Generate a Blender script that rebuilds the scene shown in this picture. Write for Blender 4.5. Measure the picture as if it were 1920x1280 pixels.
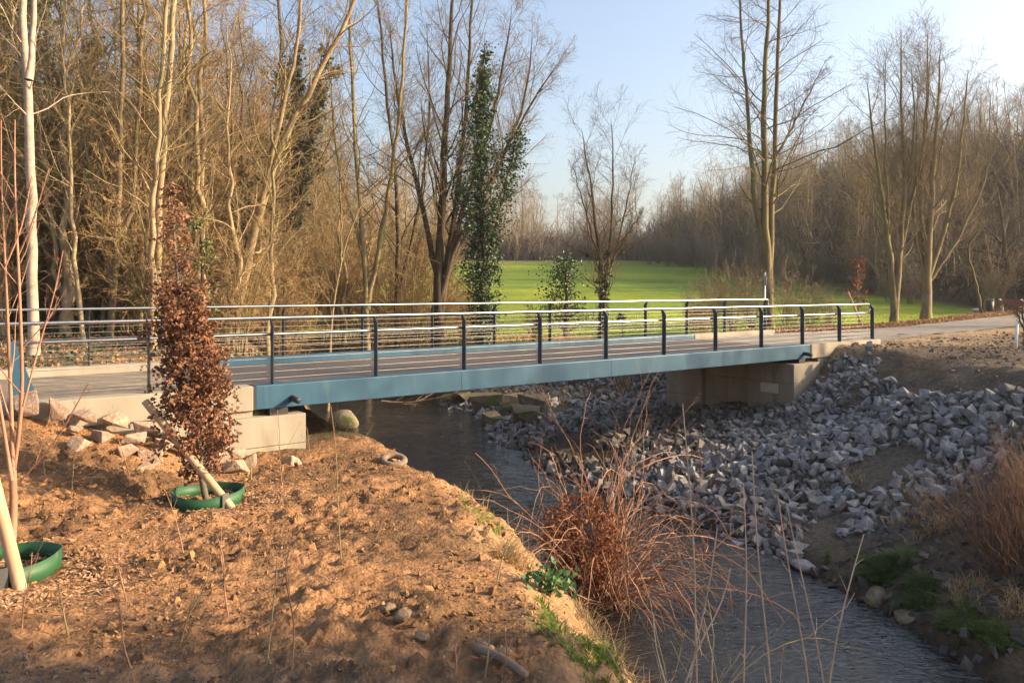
import bpy, bmesh, math
import numpy as np
from mathutils import Vector, Matrix, Quaternion

# ------------------------------------------------------------------ scene, camera, light
sc = bpy.context.scene
for o in list(bpy.data.objects):
    bpy.data.objects.remove(o)
col = sc.collection
F = 1550.0            # focal length in photograph pixels (1920 wide)
YH = 540.0            # image row of the horizon
EYE = 1.785           # eye height above the near edge of the deck
cd = bpy.data.cameras.new('camera'); cam = bpy.data.objects.new('camera', cd); col.objects.link(cam)
cam.location = (0, 0, EYE); cam.rotation_euler = (math.radians(90), 0, 0)
cd.sensor_fit = 'HORIZONTAL'; cd.sensor_width = 36.0; cd.lens = 36.0 * F / 1920
cd.shift_y = -(640.0 - YH) / 1920.0
cd.clip_start = 0.05; cd.clip_end = 3000
sc.camera = cam
SUN_AZ, SUN_EL = math.radians(91.0), math.radians(22.0)   # azimuth clockwise from +Y
sd = Vector((math.sin(SUN_AZ) * math.cos(SUN_EL), math.cos(SUN_AZ) * math.cos(SUN_EL), math.sin(SUN_EL)))
world = bpy.data.worlds.new('World'); sc.world = world; world.use_nodes = True
wn = world.node_tree; wn.nodes.clear()
sky = wn.nodes.new('ShaderNodeTexSky'); sky.sky_type = 'NISHITA'; sky.sun_disc = False
sky.sun_elevation = SUN_EL; sky.sun_rotation = SUN_AZ
sky.air_density = 1.0; sky.dust_density = 4.5; sky.ozone_density = 1.4
bg = wn.nodes.new('ShaderNodeBackground'); bg.inputs['Strength'].default_value = 0.13
wo = wn.nodes.new('ShaderNodeOutputWorld')
wn.links.new(sky.outputs[0], bg.inputs[0]); wn.links.new(bg.outputs[0], wo.inputs[0])
ld = bpy.data.lights.new('sun', 'SUN'); ld.energy = 5.0; ld.angle = math.radians(0.5); ld.color = (1.0, 0.76, 0.48)
sun = bpy.data.objects.new('sun', ld); col.objects.link(sun)
sun.rotation_euler = sd.to_track_quat('Z', 'Y').to_euler(); sun.location = (30, 0, 30)
sc.view_settings.view_transform = 'Standard'; sc.view_settings.look = 'None'
sc.view_settings.exposure = 1.35; sc.view_settings.gamma = 1.0

# ------------------------------------------------------------------ numpy helpers
def rng_(s): return np.random.default_rng(s)
def _hash(ix, iy, s):
    h = (ix.astype(np.int64) * 374761393 + iy.astype(np.int64) * 668265263 + s * 1274126177) & 0xffffffff
    h = ((h ^ (h >> 13)) * 1103515245) & 0xffffffff
    h = ((h ^ (h >> 16)) * 2246822519) & 0xffffffff
    return ((h ^ (h >> 15)) & 0xffff) / 65535.0
def vnoise(x, y, s=0):
    ix = np.floor(x); iy = np.floor(y); fx = x - ix; fy = y - iy
    fx = fx * fx * (3 - 2 * fx); fy = fy * fy * (3 - 2 * fy)
    a = _hash(ix, iy, s); b = _hash(ix + 1, iy, s); c = _hash(ix, iy + 1, s); d = _hash(ix + 1, iy + 1, s)
    return (a * (1 - fx) + b * fx) * (1 - fy) + (c * (1 - fx) + d * fx) * fy
def fbm(x, y, s=0, o=4):
    v = 0; a = .5; t = 0
    for k in range(o):
        v = v + a * vnoise(x * 2 ** k + 17.3 * k, y * 2 ** k - 9.1 * k, s + k); t += a; a *= .5
    return v / t
def sstep(a, b, x):
    t = np.clip((x - a) / (b - a), 0, 1); return t * t * (3 - 2 * t)
def nrm(v): return v / np.maximum(np.linalg.norm(v, axis=-1, keepdims=True), 1e-9)

# ------------------------------------------------------------------ bridge frame: d along the bridge, n across it (away from the camera)
TH = math.atan((2923.0 - 960.0) / F); SI, CO = math.sin(TH), math.cos(TH)
D2 = np.array([SI, CO]); N2 = np.array([-CO, SI])
ON, OF = 13.65, 17.94                      # offsets of the two post lines
def fall(o): return 0.11 * (o - ON) / (OF - ON)   # cross-fall of the deck
def BP(t, o, z=0.0, cf=True):
    return np.array([t * SI - o * CO, t * CO + o * SI, z + (fall(o) if cf else 0)])
def to_to(x, y): return x * SI + y * CO, -x * CO + y * SI      # -> t, o
def IP(px, py, Y): return np.array([(px - 960) / F * Y, Y, EYE - (py - YH) / F * Y])

# ------------------------------------------------------------------ terrain
WZ = -2.95
KY = np.array([-30, 0, 5, 9.8, 12.9, 14.5, 16.1, 21.3, 25, 29, 35, 40, 46, 52, 60])
KR = np.array([14, 7.2, 6.4, 5.7, 5.0, 4.7, 3.9, .9, -.4, -.9, -3.2, -7, -16, -32, -70])
KL = np.array([7, 2.8, 2.2, 1.5, .75, .1, -.9, -4.3, -5.9, -6.8, -8.6, -13, -24, -45, -90])
def xr(y): return np.interp(y, KY, KR)
def xl(y): return np.interp(y, KY, KL)
NEAR_E = np.array([[11.6, 26.6], [13.3, 28.6], [19.6, 34.2], [22.5, 36.8], [40, 52], [70, 76]])
FAR_E = np.array([[9.0, 30.4], [14, 34.3], [17.8, 37.2], [22.5, 42], [31, 50.5], [48, 66], [74, 90]])
def path_z(x): return .06 + .22 * sstep(12, 45, x)
def wood_edge(y): return np.interp(y, [30, 50, 65, 100, 150, 200, 400], [62, 46, 38, 33, 28, 34, 60])
def land_r(x, y):
    m = np.interp(y, [0, 30, 40, 48, 60, 80, 100, 150, 200, 400, 2000], [-.05, -.35, -.75, -.85, -.35, .95, 2.4, 6.6, 10, 24, 60])
    yn = np.interp(x, NEAR_E[:, 0], NEAR_E[:, 1]); yf = np.interp(x, FAR_E[:, 0], FAR_E[:, 1])
    near = np.clip(sstep(yf + 9, yf + 1.5, y), 0, 1) * sstep(6, 10, x)
    pz = path_z(x) - .03
    z = m * (1 - near) + pz * near
    hill = np.maximum(x - wood_edge(y), 0)
    z = z + 26 * (1 - np.exp(-hill / 55)) * sstep(74, 105, y) * sstep(330, 215, y)
    z = z + .9 * sstep(13, 24, x) * sstep(28, 14, y)
    return z
def land_l(x, y):
    b = np.interp(y, [-20, 0, 4, 8, 12, 16, 22, 40, 80], [.3, .1, -.5, -.85, -1.0, -.95, -.45, -.3, 1.5])
    rise = np.clip(.42 * (-4.6 - x), 0, 1.0) * sstep(8.2, 12, y)
    rise2 = np.clip(.12 * (-9 - x), 0, .5) * sstep(16, 22, y)
    hill = np.clip(-18 - x, 0, 80) * .22 * sstep(30, 60, y)
    return b + rise * sstep(22, 16, y) + rise2 + hill
def smooth_bank(u):
    return np.clip(u, 0, 1)
def ground_base(x, y):
    x = np.asarray(x, float); y = np.asarray(y, float)
    e = .25
    sr = (xr(y + e) - xr(y - e)) / (2 * e); sl = (xl(y + e) - xl(y - e)) / (2 * e)
    wr = (x - xr(y)) / np.sqrt(1 + sr ** 2); wl = (xl(y) - x) / np.sqrt(1 + sl ** 2)
    jig = (fbm(x * .7, y * .7, 5) - .5) * .7
    wr = wr + jig; wl = wl + jig
    # right bank
    W = np.interp(y, [10, 17, 23.5, 29, 34, 45], [6.2, 6.5, 10, 9, 4.5, 4])
    u = np.clip(wr / W, 0, 1)
    s1 = np.interp(u, [0, .06, .3, 1], [0, .1, .27, 1]); s2 = np.interp(u, [0, .08, .3, .65, 1], [0, .1, .2, .37, 1])
    k = sstep(17.5, 22, y) * sstep(36, 31, y)
    S = s1 * (1 - k) + s2 * k
    zr = WZ - .12 + (land_r(x, y) - WZ + .12) * S
    # left bank
    WL = np.interp(y, [0, 6, 10, 13, 16, 22, 40], [2.2, 1.9, 2.0, 2.3, 2.2, 2.0, 3])
    v = np.clip(wl / WL, 0, 1); SL = np.interp(v, [0, .15, .5, .8, 1], [0, .2, .58, .92, 1])
    zl = WZ - .12 + (land_l(x, y) - WZ + .12) * SL
    bed = WZ - .12 - .45 * np.clip(np.minimum(-wr, -wl), 0, 1)
    z = np.where(wr > 0, zr, np.where(wl > 0, zl, bed))
    # fill under the approaches
    t, o = to_to(x, y)
    on = (o > 13.72) & (o < 18.0)
    z = np.where(on & (t < 5.5), np.maximum(z, -.2 + fall(o)) * 0 - .2 + fall(o), z)
    z = np.where(on & (t > 21.6) & (t < 25.8), -.2 + fall(o), z)
    return z, wr, wl, t, o
def soil_mask(x, y, wl, t, o):
    return np.clip(sstep(.3, 1.0, wl) * sstep(13.75, 13.6, o) * sstep(-14, -11, x) * (y > -3), 0, 1)
def ground_z(x, y):
    x = np.asarray(x, float); y = np.asarray(y, float)
    z, wr, wl, t, o = ground_base(x, y)
    m = soil_mask(x, y, wl, t, o)
    c1 = fbm(x * 1.3, y * 1.3, 11, 3) - .5
    r2 = np.abs(fbm(x * 4.5, y * 4.5, 21, 3) - .5) * 2
    c3 = fbm(x * 12, y * 12, 31, 2)
    big = sstep(.35, .7, fbm(x * .9, y * .9, 41, 2))
    c4 = fbm(x * 7.5 + 3, y * 7.5, 36, 3); fine = fbm(x * .55, y * .9, 42, 2)
    z = z + m * (.16 * c1 + .13 * (r2 - .3) * big + .16 * np.maximum(c3 - .5, 0) * (.35 + big) + .17 * np.maximum(c4 - .52, 0) * (.3 + 1.2 * sstep(.4, .6, fine)))
    rough = np.clip(1 - m, 0, 1) * sstep(.0, .6, np.maximum(wr, wl)) * (o < 60)
    z = z + rough * .10 * (np.abs(fbm(x * 2.6, y * 2.6, 57, 3) - .5) * 2 - .3) * (x > 8) * (y < 34)
    z = z + rough * .12 * (fbm(x * 1.1, y * 1.1, 51, 4) - .5) * sstep(70, 40, y)
    return z
def GP(px, py, y0=2.0, y1=400.0):
    """where the ray through a pixel meets the ground"""
    ys = np.concatenate([np.arange(y0, 40, .02), np.arange(40, y1, .2)])
    xs = (px - 960) / F * ys; zs = EYE - (py - YH) / F * ys
    g = ground_z(xs, ys); i = np.argmax(zs <= g)
    return np.array([xs[i], ys[i], g[i]])

# ------------------------------------------------------------------ mesh builders
def mesh_np(name, V, Fa, mat, smooth=True, mats=None, midx=None):
    """V (n,3), Fa list of int arrays with a fixed number of corners each"""
    if not isinstance(Fa, list): Fa = [Fa]
    Fa = [f for f in Fa if len(f)]
    me = bpy.data.meshes.new(name)
    nl = sum(f.size for f in Fa); nf = sum(len(f) for f in Fa)
    me.vertices.add(len(V)); me.loops.add(nl); me.polygons.add(nf)
    me.vertices.foreach_set('co', np.ascontiguousarray(V, np.float32).ravel())
    me.loops.foreach_set('vertex_index', np.concatenate([f.ravel() for f in Fa]).astype(np.int32))
    cnt = np.concatenate([np.full(len(f), f.shape[1]) for f in Fa])
    st = np.concatenate([[0], np.cumsum(cnt)[:-1]]).astype(np.int32)
    me.polygons.foreach_set('loop_start', st)
    me.polygons.foreach_set('use_smooth', np.full(nf, bool(smooth)))
    for m in (mats or [mat]): me.materials.append(m)
    if midx is not None: me.polygons.foreach_set('material_index', midx.astype(np.int32))
    me.update(calc_edges=True)
    return me
def obj(name, me, parent=None, loc=None):
    o = bpy.data.objects.new(name, me); col.objects.link(o)
    if parent: o.parent = parent
    if loc is not None: o.location = [float(c) for c in loc]
    return o
def tag(o, label=None, cat=None, group=None, kind=None):
    if label: o['label'] = label
    if cat: o['category'] = cat
    if group: o['group'] = group
    if kind: o['kind'] = kind
    return o
def empty(name, loc, label, cat, group=None):
    o = bpy.data.objects.new(name, None); col.objects.link(o); o.location = [float(c) for c in loc]
    o.empty_display_size = .2
    return tag(o, label, cat, group)
def part(name, V, Fa, mat, root, smooth=False, kind=None):
    V = np.asarray(V, float) - np.array(root.location if root else (0, 0, 0))
    o = obj(name, mesh_np(name, V, Fa, mat, smooth), root)
    if kind: o['kind'] = kind
    return o
def tubes(P, R, S=4):
    """P (N,K,3) polylines, R (N,K) radii -> verts, quads"""
    N, K, _ = P.shape
    T = nrm(np.gradient(P, axis=1))
    ref = np.where(np.abs(T[:, :1, 2:3]) > .8, np.array([1., 0, 0]), np.array([0, 0, 1.]))
    U = nrm(np.cross(T, ref)); Vv = np.cross(T, U)
    a = np.arange(S) * 2 * math.pi / S
    V = P[:, :, None] + R[:, :, None, None] * (np.cos(a)[:, None] * U[:, :, None] + np.sin(a)[:, None] * Vv[:, :, None])
    V = V.reshape(-1, 3)
    n = np.arange(N)[:, None, None] * K * S; k = np.arange(K - 1)[None, :, None] * S; s = np.arange(S)[None, None, :]
    s2 = (s + 1) % S
    Q = np.stack([n + k + s, n + k + s2, n + k + S + s2, n + k + S + s], -1).reshape(-1, 4)
    return V, Q
def ribbons(P, R):
    N_, K, _ = P.shape; T = nrm(np.gradient(P, axis=1)); U = nrm(np.cross(T, np.array([.3, .5, .8]))); V = np.stack([P - U * R[..., None], P + U * R[..., None]], 2).reshape(-1, 3)
    n_ = np.arange(N_)[:, None] * K * 2; k_ = np.arange(K - 1)[None] * 2; b_ = n_ + k_; return V, np.stack([b_, b_ + 1, b_ + 3, b_ + 2], -1).reshape(-1, 4)
def join(parts):
    Vs, Fs, off = [], {}, 0
    for V, Fq in parts:
        if not isinstance(Fq, list): Fq = [Fq]
        Vs.append(V)
        for f in Fq:
            if len(f): Fs.setdefault(f.shape[1], []).append(f + off)
        off += len(V)
    return np.concatenate(Vs), [np.concatenate(v) for v in Fs.values()]
def closed_tube(pts, r, S=8):
    P = np.asarray(pts, float)[None]; K = P.shape[1]
    R = np.full((1, K), r) if np.isscalar(r) else np.asarray(r, float)[None]
    V, Q = tubes(P, R, S)
    V = np.concatenate([V, P[0, :1], P[0, -1:]]); c0 = len(V) - 2; c1 = len(V) - 1
    s = np.arange(S); s2 = (s + 1) % S; e = (K - 1) * S
    T = np.concatenate([np.stack([np.full(S, c0), s2, s], -1), np.stack([np.full(S, c1), e + s, e + s2], -1)])
    return V, [Q, T]
def resample(pts, K):
    pts = np.asarray(pts, float); d = np.concatenate([[0], np.cumsum(np.linalg.norm(np.diff(pts, axis=0), axis=1))])
    q = np.linspace(0, d[-1], K)
    out = np.stack([np.interp(q, d, pts[:, i]) for i in range(pts.shape[1])], -1)
    for _ in range(2): out[1:-1] = .25 * out[:-2] + .5 * out[1:-1] + .25 * out[2:]
    return out
def branch(rng, P, R, n, f0, f1, ang, angj, lr, taper, rr, K, trop, wob, rmin=.002, phi=None, lj=.25):
    N, K0, _ = P.shape; M = N * n
    pi = np.repeat(np.arange(N), n); f = f0 + (f1 - f0) * ((np.tile(np.arange(n), N) + rng.random(M)) / n)
    q = np.clip(f, 0, .999) * (K0 - 1); i0 = q.astype(int); fr = (q - i0)[:, None]
    pos = P[pi, i0] * (1 - fr) + P[pi, i0 + 1] * fr; tan = nrm(P[pi, i0 + 1] - P[pi, i0])
    rad = R[pi, i0] * (1 - fr[:, 0]) + R[pi, i0 + 1] * fr[:, 0]
    pl = np.linalg.norm(np.diff(P, axis=1), axis=2).sum(1)[pi]
    L = pl * lr * (1 - taper * (f - f0) / max(f1 - f0, 1e-6)) * np.clip(1 + lj * rng.standard_normal(M), .35, 2)
    ref = np.where(np.abs(tan[:, 2:3]) > .9, np.array([1., 0, 0]), np.array([0, 0, 1.]))
    u = nrm(np.cross(tan, ref)); v = np.cross(tan, u)
    ph = rng.random(M) * 6.283 if phi is None else phi(np.tile(np.arange(n), N), rng.random(M))
    a = np.clip(ang + angj * rng.standard_normal(M), .08, 1.9)[:, None]
    d = nrm(np.cos(a) * tan + np.sin(a) * (np.cos(ph)[:, None] * u + np.sin(ph)[:, None] * v))
    out = np.zeros((M, K, 3)); out[:, 0] = pos; st = (L / (K - 1))[:, None]
    for k in range(1, K):
        d = nrm(d + wob * rng.standard_normal((M, 3)) + np.array([0, 0, trop]))
        out[:, k] = out[:, k - 1] + d * st
    r0 = np.maximum(rad * rr, rmin)
    rr_ = r0[:, None] * np.linspace(1, .3, K)[None]
    return out, np.maximum(rr_, rmin * .6)
def leafcards(rng, C, size, sj=.35, up=0.0, drop=0.0, fold=.35):
    """folded leaf blades (two triangles hinged on the midrib) at the centres C"""
    M = len(C); s = size * (1 + sj * (rng.random(M) * 2 - 1))[:, None]
    a = nrm(rng.standard_normal((M, 3)) + np.array([0, 0, -drop])); b = nrm(rng.standard_normal((M, 3)) + np.array([0, 0, up]))
    w = nrm(np.cross(a, b)); nn = np.cross(w, a)
    base = C; tip = C + a * s
    l = C + a * s * .5 + w * s * .42 + nn * s * fold * .5; r = C + a * s * .5 - w * s * .42 + nn * s * fold * .5
    V = np.stack([base, l, tip, r], 1).reshape(-1, 3); i = np.arange(M)[:, None] * 4
    return V, np.concatenate([i + np.array([0, 2, 1]), i + np.array([0, 3, 2])])
def blades(rng, C, h, hj=.4, lean=.5, w=.012, K=3):
    M = len(C); hh = h * (1 + hj * (rng.random(M) * 2 - 1)); az = rng.random(M) * 6.283
    dirv = np.stack([np.cos(az), np.sin(az), np.zeros(M)], -1); side = np.stack([-np.sin(az), np.cos(az), np.zeros(M)], -1)
    le = lean * (.3 + rng.random(M)) * hh
    V = []
    for k in range(K):
        f = k / (K - 1); c = C + dirv * (le * f * f)[:, None] + np.array([0, 0, 1.]) * (hh * f * (1 - .25 * f * lean))[:, None]
        ww = (w * (1 - f) + .0006)
        V += [c - side * ww, c + side * ww]
    V = np.stack(V, 1).reshape(-1, 3); i = np.arange(M)[:, None] * 2 * K
    Q = np.concatenate([i + np.array([2 * k, 2 * k + 1, 2 * k + 3, 2 * k + 2]) for k in range(K - 1)])
    return V, Q

# ------------------------------------------------------------------ materials
def mat(name, c1, c2=None, scale=8.0, rough=.8, metal=0.0, bump=0.0, bscale=None, detail=6, objrand=0.0, coord='Object',
        stretch=None, spec=None, c3=None, scale3=1.0, f3=.5, vcol=False, trans=0.0, vor=0.0):
    m = bpy.data.materials.new(name); m.use_nodes = True; nt = m.node_tree; N = nt.nodes; L = nt.links
    p = N['Principled BSDF']; p.inputs['Roughness'].default_value = rough; p.inputs['Metallic'].default_value = metal
    if spec is not None: p.inputs['Specular IOR Level'].default_value = spec
    tc = N.new('ShaderNodeTexCoord'); src = tc.outputs[coord]
    if coord == 'World':
        pass
    if stretch:
        mp = N.new('ShaderNodeMapping'); mp.inputs['Scale'].default_value = stretch; L.new(src, mp.inputs['Vector']); src = mp.outputs[0]
    def noise(sc_, dt):
        n = N.new('ShaderNodeTexNoise'); n.inputs['Scale'].default_value = sc_; n.inputs['Detail'].default_value = dt
        n.inputs['Roughness'].default_value = .6; L.new(src, n.inputs['Vector']); return n
    def mix(a, b, fac, mode='MIX'):
        x = N.new('ShaderNodeMix'); x.data_type = 'RGBA'; x.blend_type = mode
        for s, v in ((x.inputs[6], a), (x.inputs[7], b), (x.inputs[0], fac)):
            if isinstance(v, (tuple, list)): s.default_value = (*v, 1)
            elif isinstance(v, (float, int)): s.default_value = v
            else: L.new(v, s)
        return x.outputs[2]
    n1 = noise(scale, detail)
    ramp = N.new('ShaderNodeMapRange'); ramp.inputs['From Min'].default_value = .35; ramp.inputs['From Max'].default_value = .65
    L.new(n1.outputs['Fac'], ramp.inputs['Value'])
    c = mix(c1, c2 if c2 else c1, ramp.outputs[0])
    if c3:
        n3 = noise(scale3, 4); r3 = N.new('ShaderNodeMapRange'); r3.inputs['From Min'].default_value = f3; r3.inputs['From Max'].default_value = f3 + .12
        L.new(n3.outputs['Fac'], r3.inputs['Value']); c = mix(c, c3, r3.outputs[0])
    if vcol:
        at = N.new('ShaderNodeAttribute'); at.attribute_name = 'Col'; c = mix(c, at.outputs['Color'], 1.0, 'MULTIPLY')
    if objrand:
        oi = N.new('ShaderNodeObjectInfo'); mr = N.new('ShaderNodeMapRange')
        mr.inputs['To Min'].default_value = 1 - objrand; mr.inputs['To Max'].default_value = 1 + objrand
        L.new(oi.outputs['Random'], mr.inputs['Value'])
        hs = N.new('ShaderNodeHueSaturation'); L.new(mr.outputs[0], hs.inputs['Value']); L.new(c, hs.inputs['Color']); c = hs.outputs[0]
    L.new(c, p.inputs['Base Color'])
    if bump:
        nb = noise(bscale or scale * 3, 8); b = N.new('ShaderNodeBump'); b.inputs['Strength'].default_value = bump; b.inputs['Distance'].default_value = .03
        hgt = nb.outputs['Fac']
        if vor:
            for vs_, vk in ((vor, -.55), (vor * 2.6, -.3)):
                vo = N.new('ShaderNodeTexVoronoi'); vo.inputs['Scale'].default_value = vs_; L.new(src, vo.inputs['Vector'])
                mm = N.new('ShaderNodeMath'); mm.operation = 'MULTIPLY_ADD'; mm.inputs[1].default_value = vk; L.new(vo.outputs['Distance'], mm.inputs[0]); L.new(hgt, mm.inputs[2]); hgt = mm.outputs[0]
        L.new(hgt, b.inputs['Height']); L.new(b.outputs[0], p.inputs['Normal'])
    if trans:
        tr = N.new('ShaderNodeBsdfTranslucent'); L.new(c, tr.inputs['Color']); ms = N.new('ShaderNodeMixShader'); ms.inputs[0].default_value = trans
        out = N['Material Output']; L.new(p.outputs[0], ms.inputs[1]); L.new(tr.outputs[0], ms.inputs[2]); L.new(ms.outputs[0], out.inputs[0])
    return m
M = {}
M['ground'] = mat('ground', (.62, .62, .62), (1.25, 1.2, 1.15), 9, .95, bump=1.0, bscale=22, vor=13, vcol=True, c3=(.7, .68, .66), scale3=1.7, f3=.52, spec=.15)
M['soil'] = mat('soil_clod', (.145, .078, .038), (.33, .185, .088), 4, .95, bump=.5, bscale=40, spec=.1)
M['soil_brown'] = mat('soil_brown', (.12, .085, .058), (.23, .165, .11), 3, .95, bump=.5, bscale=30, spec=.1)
M['soil_dark'] = mat('soil_dark', (.10, .075, .055), (.17, .125, .09), 5, .95, bump=.5, bscale=40, spec=.1)  # damp clods, darkened further for the shade over the near strip
M['mulch'] = mat('wood_chip', (.27, .15, .08), (.44, .27, .155), 9, .9, spec=.1)
M['stone'] = mat('grey_stone', (.15, .142, .138), (.29, .275, .262), 3.5, .85, bump=.2, bscale=30, objrand=.35, c3=(.31, .26, .20), scale3=1.2, f3=.58, spec=.25)
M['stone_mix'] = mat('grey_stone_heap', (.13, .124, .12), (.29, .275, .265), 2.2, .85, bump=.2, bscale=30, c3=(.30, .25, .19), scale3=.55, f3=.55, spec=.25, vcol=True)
M['boulder'] = mat('pale_boulder', (.22, .15, .105), (.36, .265, .20), 5, .95, bump=.8, bscale=14, objrand=.2, spec=.2)
M['soil_rock'] = mat('earthy_rock', (.22, .135, .08), (.34, .23, .145), 5, .95, bump=.8, bscale=18)
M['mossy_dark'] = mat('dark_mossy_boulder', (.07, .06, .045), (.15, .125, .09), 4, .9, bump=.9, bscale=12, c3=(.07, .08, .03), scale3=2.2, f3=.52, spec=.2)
M['mossy'] = mat('mossy_boulder', (.13, .11, .075), (.26, .22, .15), 4, .9, bump=.8, bscale=12, c3=(.12, .13, .045), scale3=2.2, f3=.52, spec=.2)
M['concrete'] = mat('concrete', (.235, .205, .16), (.305, .268, .212), 1.7, .9, bump=.12, bscale=60, stretch=(1, 1, .35), c3=(.205, .168, .122), scale3=1.4, f3=.6, spec=.2)
M['joint'] = mat('joint_shadow_gap', (.11, .095, .075), (.14, .12, .095), 5, .95)
M['plaque'] = mat('pale_plate', (.62, .55, .38), (.68, .6, .42), 6, .7)
M['patch'] = mat('repair_patch', (.52, .48, .42), (.46, .42, .36), 6, .9)
M['blue'] = mat('blue_paint', (.014, .060, .108), (.022, .079, .131), 1.6, .45, bump=.03, bscale=40, stretch=(1.6, 1.6, .3), c3=(.038, .09, .13), scale3=3.0, f3=.58, spec=.4)
M['post'] = mat('dark_blue_paint', (.014, .026, .040), (.022, .036, .052), 4, .4, spec=.4)
M['steel'] = mat('stainless_steel', (.40, .385, .37), (.48, .465, .45), 12, .30, metal=1.0)
M['cable'] = mat('steel_cable', (.34, .33, .32), (.42, .41, .40), 30, .5, metal=1.0)
M['rubber'] = mat('black_rubber', (.012, .012, .013), (.02, .02, .02), 8, .6)
M['asphalt'] = mat('deck_coating', (.060, .052, .050), (.110, .098, .092), 30, .85, bump=.3, bscale=220, c3=(.15, .13, .115), scale3=2.0, f3=.62, spec=.3)
M['path'] = mat('path_asphalt', (.16, .145, .13), (.225, .205, .18), 9, .9, bump=.2, bscale=90, c3=(.27, .22, .16), scale3=.9, f3=.55, spec=.2)
M['sandy'] = mat('sandy_asphalt', (.13, .11, .088), (.22, .18, .135), 3, .95, bump=.25, bscale=90, stretch=(1, 2.2, 1), c3=(.30, .24, .165), scale3=1.1, f3=.55, spec=.2)
M['bark_pale'] = mat('pale_bark', (.27, .20, .155), (.42, .33, .255), 2.0, .85, bump=.25, bscale=9, stretch=(1, 1, 1.8), c3=(.26, .22, .13), scale3=1.0, f3=.6, spec=.15)
M['bark_tan'] = mat('tan_bark', (.20, .148, .085), (.33, .245, .145), 4, .9, bump=.5, bscale=12, stretch=(1, 1, .35), objrand=.25, c3=(.15, .145, .06), scale3=1.1, f3=.55, spec=.15)
M['bark_olive'] = mat('olive_bark', (.13, .10, .06), (.22, .175, .095), 4, .9, bump=.6, bscale=12, stretch=(1, 1, .3), objrand=.25, c3=(.17, .165, .055), scale3=1.2, f3=.52, spec=.15)
M['bark_dark'] = mat('dark_bark', (.065, .05, .036), (.12, .092, .066), 5, .95, bump=.6, bscale=14, stretch=(1, 1, .3), objrand=.3, spec=.1)
M['twig_tan'] = mat('tan_twig', (.225, .172, .085), (.32, .24, .125), 2, .85, objrand=.25, spec=.15)
M['twig_grey'] = mat('grey_brown_twig', (.16, .125, .088), (.23, .18, .125), 2, .9, objrand=.25, spec=.1)
M['twig_dark'] = mat('undergrowth_twig', (.10, .075, .052), (.165, .125, .085), .4, .9, spec=.1)
M['twig_far'] = mat('far_twig', (.17, .13, .095), (.24, .185, .135), .15, .9, spec=.1)
M['twig_orange'] = mat('orange_brown_twig', (.245, .155, .072), (.35, .225, .108), 2, .85, objrand=.2, spec=.15)
M['twig_red'] = mat('reddish_stem', (.21, .105, .062), (.34, .185, .11), 5, .7, spec=.3)
M['cane'] = mat('pale_cane', (.36, .24, .17), (.50, .36, .27), 7, .6, spec=.3)
M['bush_dark'] = mat('shaded_reddish_twig', (.10, .058, .042), (.17, .105, .075), 4, .8, spec=.2)  # twig colour darkened to stand in for shade on the bank
M['ivy'] = mat('ivy_leaf', (.018, .036, .012), (.048, .080, .026), 1.6, .45, objrand=.2, trans=.12, spec=.4)
M['ivy_pale'] = mat('speckled_leaf', (.07, .085, .025), (.20, .19, .07), 3, .5, trans=.15, spec=.3)
M['evergreen'] = mat('evergreen_leaf', (.030, .050, .014), (.085, .11, .032), 1.2, .5, objrand=.2, trans=.15, spec=.3)
M['beech'] = mat('dry_beech_leaf', (.135, .062, .032), (.31, .15, .082), 6, .65, trans=.22, spec=.25)
M['dryleaf'] = mat('dry_bush_leaf', (.14, .052, .026), (.28, .115, .055), 6, .7, trans=.2, spec=.2)
M['beechbark'] = mat('young_bark', (.10, .075, .06), (.17, .125, .10), 8, .8, bump=.2, bscale=30, spec=.2)
M['sapbark'] = mat('sapling_bark', (.26, .13, .085), (.36, .19, .12), 6, .65, bump=.1, bscale=30, c3=(.20, .20, .05), scale3=1.5, f3=.62, spec=.3)
M['stake'] = mat('stake_wood', (.40, .245, .14), (.52, .345, .215), 3, .75, bump=.15, bscale=20, stretch=(1, 1, .15), spec=.25)
M['green'] = mat('green_plastic', (.012, .058, .022), (.020, .082, .032), 3, .55, spec=.35, c3=(.12, .09, .05), scale3=5, f3=.62)
M['band'] = mat('grey_band', (.07, .07, .065), (.10, .10, .09), 6, .6)
M['grass'] = mat('grass_blade', (.12, .18, .022), (.19, .25, .04), .8, .6, trans=.25, spec=.2)
M['grass_dark'] = mat('shaded_grass_blade', (.05, .085, .018), (.10, .135, .04), .9, .7, trans=.2, spec=.15)  # grass colour darkened to carry the shade on the far bank
M['drygrass'] = mat('dry_grass_blade', (.33, .22, .105), (.46, .32, .17), 1.2, .8, trans=.2, spec=.15)
M['herb'] = mat('herb_leaf', (.06, .13, .045), (.11, .20, .075), 4, .5, trans=.25, spec=.3)
M['litter'] = mat('leaf_litter', (.22, .115, .05), (.38, .22, .11), 2, .85, trans=.1, spec=.15)
M['benchwood'] = mat('bench_wood', (.16, .055, .035), (.23, .085, .055), 5, .6, stretch=(1, .2, 1), spec=.3)
M['frame'] = mat('pale_frame', (.42, .40, .36), (.50, .48, .44), 6, .7)
M['bin'] = mat('bin_metal', (.035, .04, .03), (.055, .06, .045), 5, .6)
M['binpost'] = mat('bin_post', (.17, .10, .06), (.22, .13, .08), 5, .8)
M['signgrey'] = mat('sign_back', (.055, .06, .068), (.075, .08, .088), 5, .5, metal=.2)
M['galv'] = mat('galvanised_post', (.33, .34, .35), (.42, .43, .44), 10, .45, metal=.7)
M['white'] = mat('white_paint', (.72, .72, .70), (.80, .80, .78), 8, .6)
M['bag'] = mat('plastic_bag', (.55, .62, .75), (.75, .78, .82), 6, .4)
M['tyre'] = mat('muddy_rubber', (.12, .085, .06), (.20, .14, .095), 8, .85, bump=.3)
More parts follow.
